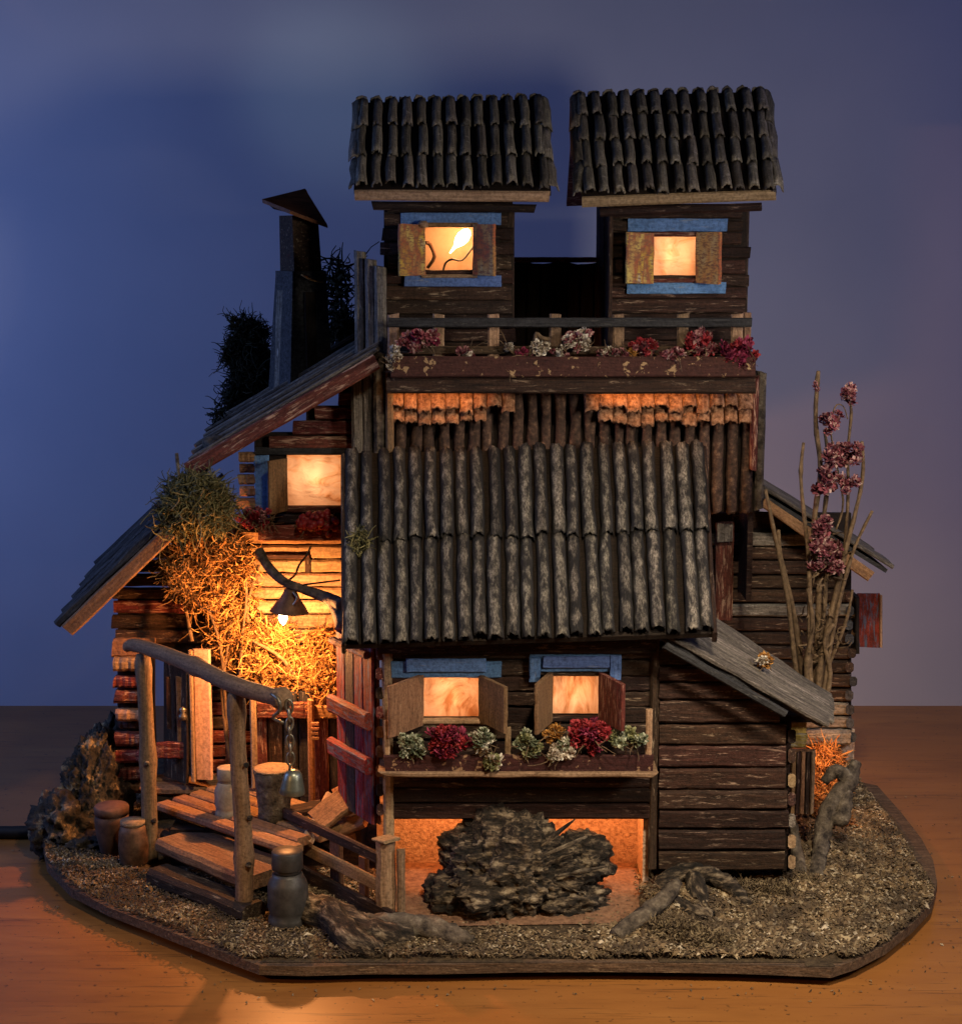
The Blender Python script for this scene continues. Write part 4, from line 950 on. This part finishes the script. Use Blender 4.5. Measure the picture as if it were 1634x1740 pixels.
# ------------------------------------------------------------------ lamp on its branch
YL = 1.36; lp = thing('hanging_lamp', 'glowing lamp under a rusty cone shade on a curved branch', 'lamp', P(480, 1060, YL))
tube('branch', [P(440, 935, YL + .2), P(455, 962, YL + .12), P(482, 988, YL), P(520, 1003, YL - .02), P(560, 1018, YL - .1), P(584, 1032, YL - .25)], [.035, .034, .032, .034, .045, .06], 'drift', lp, 10, .06, 4)
tube('branch', [P(556, 1014, YL - .08), P(572, 1036, YL - .2), P(584, 1068, YL - .4)], [.03, .045, .06], 'drift', lp, 8, .06, 4)
sh = P(491, 1022, YL)
lathe('shade', sh + Vector((0, 0, -.075)), [(.140, 0), (.134, .006), (.105, .055), (.07, .10), (.05, .14), (.045, .165), (.0, .17)], 'rust', lp, 26, (.08, 0, 1))
lathe('bulb', P(481, 1062, YL) , [(.004, 0), (.022, .02), (.034, .05), (.03, .085), (.02, .11)], 'bulb', lp, 16)
tube('hook', [P(498, 1006, YL - .06), P(505, 1016, YL - .09), P(498, 1028, YL - .08), P(492, 1016, YL - .04)], .01, 'chain', lp, 6)
tube('wire', [P(528, 928, 1.75), P(520, 945, 1.72), P(508, 960, 1.62), P(502, 976, 1.55), P(492, 985, YL)], .008, 'black', lp, 5, 0)
tube('wire', [P(578, 986, 1.7), P(545, 990, 1.6), P(515, 994, YL - .04)], .007, 'black', lp, 5, 0)
point('lamp_light', P(479, 1072, YL - .01), 185, (1, .38, .11), .035)
point('door_light', (-2.05, 2.35, 1.45), 2.5, (1, .5, .2), .05)

# ------------------------------------------------------------------ natural things
rs = thing('root_stump', 'large gnarled root stump filling the open cellar', 'stump', P(880, 1580, .1))
c = P(872, 1496, .36)
lump('stump_body', c, (.43, .36, .385), 'bark', rs, 6, .34, 1.5, 3, (1, 1, 1), .09)
lump('stump_knob', P(985, 1460, .38), (.20, .20, .16), 'bark', rs, 5, .3, 2.0, 5, fine=.10); lump('stump_knob', P(790, 1525, .30), (.26, .24, .20), 'bark', rs, 5, .3, 2.0, 8, fine=.08)
lump('stump_knob', P(960, 1535, .26), (.26, .20, .17), 'bark', rs, 5, .35, 1.8, 12, (1, 2, 2), .10); lump('stump_knob', P(850, 1425, .45), (.24, .20, .14), 'bark', rs, 5, .35, 2.0, 15, fine=.10)
for k in range(9):      # splintered grain raying out from the heart of the stump
    a_ = U(-.9, 1.1); x0, y0 = 905 + U(-25, 20), 1478 + U(-30, 25); l0, l1 = U(5, 45), U(60, 125)
    ca_, sa_ = math.cos(a_), math.sin(a_) * .8
    tube('root_fibre', [P(x0 + ca_ * l0, y0 + sa_ * l0, .075 + U(0, .03)), P(x0 + ca_ * (l0 + l1) / 2, y0 + sa_ * (l0 + l1) / 2, .055 + U(0, .03)), P(x0 + ca_ * l1, y0 + sa_ * l1, .10 + U(0, .05))], [.006, U(.009, .018), .005], rnd.choice(['bark', 'bark', 'drift']), rs, 5, .25, 4, False)
bl = thing('bark_lump', 'big burnt looking bark lump at the left rear of the board', 'bark', G(140, 1420, BT))
lump('bark_mass', P(168, 1345, 1.95), (.24, .30, .42), 'rock', bl, 6, .26, 1.6, 21, fine=.10); lump('bark_mass', P(118, 1400, 1.70), (.24, .26, .24), 'rock', bl, 5, .4, 1.8, 25, fine=.12); lump('bark_mass', P(190, 1275, 2.1), (.11, .2, .22), 'rock', bl, 5, .35, 1.8, 28)
lump('bark_mass', P(150, 1440, 1.45), (.20, .2, .10), 'rock', bl, 5, .4, 1.8, 30, fine=.1)
def drift(label, paths, mat='drift'):
    t = thing('driftwood', label, 'driftwood', paths[0][0][0] - Vector((0, 0, .05)), 'driftwood laid on the base board')
    for pts, rr in paths: tube('branch', pts, rr, mat, t, 10, .16, 6)
    return t
drift('dark twisted driftwood between the milk can and cellar', [([G(520, 1540, .25), G(575, 1566, .22), G(640, 1590, .20), G(700, 1592, .18)], [.10, .12, .10, .06]), ([G(560, 1545, .28), G(600, 1600, .20), G(650, 1618, .16)], [.09, .10, .05])], 'bark')
drift('grey driftwood stick curving along the front edge', [([G(610, 1566, .22), G(680, 1572, .22), G(745, 1580, .21), G(800, 1602, .17)], [.05, .075, .075, .045])])
drift('slim grey driftwood leaning beside the cellar opening', [([G(1045, 1592, .18), G(1085, 1562, .24), G(1125, 1530, .30), G(1150, 1500, .36)], [.055, .06, .055, .04])])
drift('arched dark root under the right block', [([P(1110, 1560, .12), P(1125, 1510, .30), P(1160, 1482, .38), P(1200, 1486, .34), P(1240, 1506, .28), P(1268, 1540, .12)], [.05, .075, .06, .06, .06, .04]), ([P(1180, 1490, .34), P(1190, 1540, .12), P(1225, 1580, -.02)], [.07, .085, .05]), ([G(1120, 1500, .22), G(1150, 1545, .2), G(1210, 1560, .2)], [.06, .09, .05])], 'bark')
drift('forked grey driftwood rising at the right corner', [([G(1385, 1490, .2), P(1395, 1430, 1.0), P(1408, 1375, 1.1), P(1440, 1330, 1.2), P(1452, 1296, 1.3)], [.055, .06, .062, .068, .045]), ([P(1440, 1325, 1.2), P(1420, 1310, 1.2), P(1400, 1330, 1.2)], [.06, .05, .03]), ([G(1362, 1488, .2), P(1350, 1430, .95), P(1346, 1395, .95)], [.045, .04, .03]), ([P(1405, 1385, 1.1), P(1430, 1390, 1.05), P(1436, 1345, 1.15)], [.05, .06, .05])])
for k, (x, lab) in enumerate(((1165, 'dark rough lump wedged under the left end of the right block'), (1230, 'dark rough lump under the middle of the right block'), (1305, 'dark rough lump under the right corner of the right block'))):
    o = lump('stone', G(x, 1490, .2) + Vector((0, .15, 0)), (.20, .14, .11), 'bark', None, 4, .3, 2, 40 + k, fine=.1); o['category'] = 'stone'; o['group'] = 'dark lumps under the right block'; o['label'] = lab
tw_ = tube('twig', [G(1378, 1447, .2), G(1400, 1442, .22), G(1424, 1437, .2)], .012, 'pale'); tw_['label'] = 'short straight pale twig lying on the gravel at right'; tw_['category'] = 'twig'
cbl = tube('power_cable', [(-8, 2.1, .05), (-5, 2.05, .05), (-3.6, 2.0, .05), (-2.9, 2.1, .05)], .05, 'black', None, 10, 0); cbl['label'] = 'black power cable running in from the left behind the bark'; cbl['category'] = 'cable'
# glowing moss hollow under the right wing
mh = mk('hollow_back', *cuboid(P(1368, 1300, 2.5).x, P(1450, 1300, 2.5).x, 2.5, 2.54, BT, .72), 'stucco', H)
om = thing('moss_tuft', 'reddish moss glowing in the hollow beneath the right wing', 'moss', P(1400, 1400, 1.9)); strands('moss', [(P(1402, 1320, 2.1), (.17, .15, .28), 1600), (P(1382, 1395, 1.7), (.12, .12, .24), 1000), (P(1425, 1415, 1.6), (.10, .12, .14), 500)], 'orangemoss', om, (.05, .12), .006, 1.2)
point('hollow_light', P(1402, 1276, 1.75), 12, (1, .40, .12), .04)

# climbing dried moss on the left wing
cb = thing('climbing_shrub', 'dry curly climbing shrub lit golden by the lamp', 'shrub', P(430, 1350, 1.6))
for pts in ([(388, 1330), (384, 1220), (374, 1100), (345, 1010), (322, 930)], [(398, 1340), (404, 1200), (412, 1080), (418, 990), (392, 900)], [(392, 1300), (378, 1180), (392, 1060), (400, 960)], [(470, 1240), (440, 1130), (420, 1040), (440, 960)], [(326, 1090), (318, 1050), (308, 985)], [(520, 1180), (480, 1120), (430, 1090)]):
    tube('stem', [P(x, y, 1.72 + U(-.06, .06)) for x, y in pts], [.016, .014, .012, .010, .008][:len(pts)], 'stem', cb, 7, .15, 4)
strands('foliage', [(P(330, 935, 1.66), (.25, .10, .17), 1012), (P(345, 1000, 1.70), (.20, .08, .16), 567), (P(385, 955, 1.72), (.20, .08, .20), 567), (P(300, 975, 1.6), (.09, .08, .13), 270),
                    (P(395, 1030, 1.80), (.20, .06, .18), 399), (P(445, 1085, 1.80), (.26, .06, .13), 588), (P(520, 1130, 1.80), (.28, .07, .14), 737), (P(505, 1160, 1.74), (.32, .10, .13), 842), (P(548, 1168, 1.66), (.14, .12, .14), 399), (P(385, 1085, 1.80), (.16, .06, .2), 272), (P(440, 1130, 1.76), (.18, .08, .12), 272), (P(545, 1085, 1.84), (.13, .05, .10), 94)], 'straw', cb, (.08, .20), .0052, 2.3, steps=6, droop=.15)
ms = thing('moss_ball', 'shaggy olive moss ball between the two left roofs', 'moss', P(330, 900, 1.5))
strands('moss', [(P(333, 852, 1.42), (.21, .2, .19), 2600), (P(300, 880, 1.4), (.12, .12, .12), 600), (P(372, 870, 1.45), (.10, .12, .16), 500)], 'greenmoss', ms, (.08, .18), .0065, 2.2, steps=6)
tube('twig', [P(309, 860, 1.4), P(304, 815, 1.4), P(300, 770, 1.4)], [.012, .011, .014], 'drift', ms, 6); tube('twig', [P(300, 872, 1.35), P(275, 864, 1.35), P(262, 858, 1.35)], .009, 'drift', ms, 6)
db = thing('dark_bush', 'black feathery moss bush to the left of the chimney', 'bush', P(420, 710, 3.1), 'dark moss bushes by the chimney')
strands('foliage', [(P(430, 640, 3.1), (.16, .16, .34), 2600), (P(428, 575, 3.1), (.13, .12, .15), 800), (P(410, 552, 3.1), (.10, .1, .08), 200), (P(398, 592, 3.1), (.09, .1, .10), 260), (P(390, 610, 3.1), (.08, .08, .05), 90), (P(408, 650, 3.1), (.10, .1, .16), 380), (P(398, 685, 3.0), (.09, .1, .08), 220), (P(385, 668, 3.0), (.05, .05, .05), 40), (P(372, 705, 2.6), (.05, .05, .1), 60)], 'darkmoss', db, (.06, .15), .006, 1.7, steps=5)
tube('stem', [P(428, 720, 3.1), P(425, 640, 3.1), P(428, 560, 3.1)], [.03, .025, .015], 'bark', db, 7)
db = thing('dark_bush', 'sparse dark sprigs showing between chimney and slab logs', 'bush', P(575, 600, 3.2), 'dark moss bushes by the chimney')
strands('foliage', [(P(575, 500, 3.2), (.12, .1, .22), 110), (P(582, 560, 3.2), (.11, .1, .12), 260), (P(572, 455, 3.2), (.10, .1, .10), 50)], 'darkmoss', db, (.10, .24), .009, .9)
tube('stem', [P(562, 600, 3.2), P(570, 520, 3.2), P(578, 440, 3.2)], [.02, .016, .010], 'bark', db, 6)

# dried flower plant at the right
dp = thing('dried_flower_plant', 'tall bundle of bare dried stalks with mauve flower heads', 'dried plant', P(1384, 1213, 1.0))
for pts, rr in (([(1385, 1150), (1392, 1000), (1382, 900), (1394, 800), (1385, 715), (1390, 630)], .030), ([(1352, 1135), (1338, 1020), (1318, 920), (1300, 832)], .024), ([(1362, 1140), (1348, 1040), (1326, 945), (1322, 900)], .026), ([(1392, 1140), (1412, 1040), (1438, 930), (1458, 850), (1466, 800), (1464, 750)], .024),
                ([(1404, 1140), (1426, 1020), (1452, 930), (1482, 868)], .020), ([(1398, 1130), (1428, 980), (1440, 860), (1440, 770), (1446, 700), (1440, 665)], .018), ([(1376, 1140), (1374, 960), (1364, 860), (1360, 800), (1365, 752)], .022), ([(1388, 1150), (1402, 1010), (1398, 900), (1408, 800), (1400, 730)], .022), ([(1404, 1145), (1436, 1060), (1448, 1002)], .018), ([(1370, 1140), (1380, 1060), (1372, 1000)], .026), ([(1410, 1145), (1400, 1090), (1416, 1060)], .024), ([(1420, 900), (1432, 850), (1412, 740), (1418, 692), (1432, 690), (1440, 712)], .008)):
    Y = 1.08 + U(-.07, .07); q = [P(x, y, Y) for x, y in pts]
    if pts[0][1] > 1100: q = [P(1372 + (pts[0][0] - 1350) * .45, 1213, 1.0 + (Y - 1.08) * .6)] + q
    n_ = len(q); tube('stem', q, [.88 * rr * (1 - .45 * i / (n_ - 1)) for i in range(n_)], 'stem', dp, 8, .16, 4, knots=2)
for px, py, k_, rx, ry, s in ((1437, 668, 7, 10, 14, 9), (1411, 722, 9, 13, 16, 9), (1424, 800, 34, 36, 40, 10), (1396, 905, 14, 13, 20, 10), (1402, 945, 20, 24, 24, 10), (1388, 660, 3, 4, 14, 5)):
    for _ in range(k_):
        c = P(px + U(-rx, rx), py + U(-ry, ry), 1.0 + U(-.1, .1)); blossom(dp, c, s * .0041 * U(.95, 1.5), rnd.choice(['f_mauve', 'f_mauve', 'f_pink']))
strands('leaf_scraps', [(P(1392, 1080, 1.05), (.16, .08, .30), 60), (P(1400, 940, 1.05), (.14, .08, .3), 40)], 'stem', dp, (.04, .10), .008, 1.2)

# flowers in the boxes
gB, gF, gU = 'dried flowers along the balcony', 'flowers in the front window box', 'flowers in the upper left box'
cluster('dried_flowers', 'pink and crimson dried flowers at the left end of the balcony', 713, 581, 1.47, 30, 18, 15, 9, ['f_pink', 'f_crimson', 'f_pink'], gB)
cluster('dried_flowers', 'small whitish dried heads hanging at the left balcony corner', 668, 612, 1.40, 14, 22, 9, 7, ['f_white'], gB)
for x_, lab, ms_ in ((792, 'low withered pink heads left of the first balcony gap', ['f_mauve', 'f_white']), (888, 'small dusky heads beside the lone cream seed head', ['f_mauve', 'f_crimson']), (955, 'little cream heads left of the tall middle flowers', ['f_white', 'f_mauve']), (1066, 'dull brown heads left of the red balcony flowers', ['f_mauve', 'f_orange'])):
    cluster('dried_flowers', lab, x_, 601, 1.45, 16, 7, 7, 6.5, ms_, gB)
cluster('dried_flowers', 'lone cream seed head right of the left tower window', 860, 590, 1.45, 8, 7, 2, 9, ['f_white'], gB, leaves=4)
t = cluster('dried_flowers', 'ribbed white seed pod with a bent stalk on the balcony', 921, 590, 1.45, 10, 7, 3, 13, ['f_white'], gB, leaves=6)
tube('stalk', [P(898, 604, 1.44), P(908, 580, 1.43), P(911, 566, 1.43), P(920, 574, 1.43), P(934, 576, 1.44)], [.016, .014, .014, .018, .012], 'stem', t, 7)
cluster('dried_flowers', 'tall cream and pink dried flowers in the balcony middle', 985, 580, 1.46, 28, 18, 15, 9.5, ['f_white', 'f_white', 'f_pink'], gB)
cluster('dried_flowers', 'low brownish dried flowers right of the balcony middle', 1032, 600, 1.44, 18, 8, 9, 7, ['f_white', 'f_mauve'], gB)
cluster('dried_flowers', 'red dried flowers before the right tower left edge', 1094, 590, 1.46, 24, 14, 14, 8.5, ['f_mauve', 'f_red'], gB)
cluster('dried_flowers', 'faded pinkish dried flowers drooping over the balcony board', 1142, 602, 1.42, 24, 14, 12, 8, ['f_mauve', 'f_pink'], gB)
cluster('dried_flowers', 'upright rosy dried flowers below the right tower window', 1190, 586, 1.46, 26, 22, 20, 9, ['f_pink', 'f_red', 'f_mauve'], gB)
cluster('dried_flowers', 'deep crimson dried flowers at the right end of the balcony', 1255, 602, 1.42, 30, 26, 26, 9.5, ['f_crimson', 'f_crimson', 'f_red'], gB)
cluster('dried_flowers', 'pale green rosettes at the left end of the front box', 698, 1264, .17, 24, 20, 16, 9.5, ['f_green'], gF)
cluster('dried_flowers', 'big bright red bloom cluster under the left front window', 762, 1258, .15, 31, 28, 30, 10, ['f_red', 'f_red', 'f_crimson'], gF)
cluster('dried_flowers', 'silvery green rosettes right of the left red cluster', 818, 1262, .16, 20, 18, 13, 10, ['f_green', 'f_white'], gF)
cluster('dried_flowers', 'single pale daisy drooping over the front box board', 838, 1292, .12, 10, 7, 5, 11, ['f_olive', 'f_white'], gF, leaves=5)
cluster('dried_flowers', 'grey green rosettes between the two front windows', 900, 1264, .16, 22, 20, 15, 9.5, ['f_green', 'f_olive'], gF)
cluster('dried_flowers', 'rusty orange curled flower under the right front window', 938, 1246, .17, 22, 9, 11, 8.5, ['f_orange'], gF)
cluster('dried_flowers', 'white petalled rosettes hanging over the box before the right window', 952, 1274, .13, 20, 18, 12, 10.5, ['f_white', 'f_green'], gF)
cluster('dried_flowers', 'big bright red bloom cluster under the right front window', 1002, 1252, .15, 32, 28, 30, 10.5, ['f_red', 'f_red', 'f_crimson'], gF)
cluster('dried_flowers', 'olive rosettes at the right end of the front box', 1070, 1256, .16, 30, 18, 17, 9, ['f_olive', 'f_green'], gF)
cluster('dried_flowers', 'dark red berries spilling over the upper left box', 542, 890, 1.68, 36, 22, 70, 6.5, ['berry'], gU, 'berries', True, hname='berry', leaves=20)
cluster('dried_flowers', 'feathery dull red flowers left of the upper left box', 437, 880, 1.70, 32, 14, 30, 7, ['f_mauve', 'f_red'], gU, leaves=70)
cluster('dried_flowers', 'withered red flower lying at the front edge of the board', 742, 1616, -.32, 20, 10, 10, 9, ['f_mauve', 'f_crimson'], 'flowers fallen on the board')
cluster('dried_flowers', 'tiny red and cream flowers at the foot of the stump', 850, 1594, -.12, 60, 8, 14, 6, ['f_mauve', 'f_pink', 'f_white'], 'flowers fallen on the board', leaves=20)
cluster('dried_flowers', 'grey green lichen sprig under the arched root', 1160, 1522, .25, 26, 14, 14, 8, ['f_green', 'f_orange'], 'flowers fallen on the board')
cluster('dried_flowers', 'cream dried flower lying on the lean-to roof', 1302, 1122, .42, 14, 7, 6, 8, ['f_white', 'f_orange'], 'flowers fallen on the roofs', leaves=8)
t = thing('moss_tuft', 'small dry moss tuft stuck on the front roof seam', 'moss', P(612, 950, .85)); strands('moss', [(P(612, 925, .78), (.07, .06, .12), 260)], 'greenmoss', t, (.04, .08), .005, 1.3)
t = thing('moss_tuft', 'brownish moss heap below the arched root', 'moss', G(1140, 1590, BT)); strands('moss', [(G(1140, 1580, .2), (.20, .14, .07), 1500), (G(1200, 1600, .18), (.16, .12, .06), 900)], 'soilmoss', t, (.02, .06), .006, 1.6)
t = thing('moss_tuft', 'grey lichen patch at the lower right corner of the right block', 'moss', G(1290, 1520, BT)); strands('moss', [(G(1290, 1512, .22), (.26, .12, .05), 1500), (G(1370, 1500, .2), (.10, .1, .05), 500)], 'soilmoss', t, (.02, .05), .006, 1.6)

bpy.context.view_layer.update()
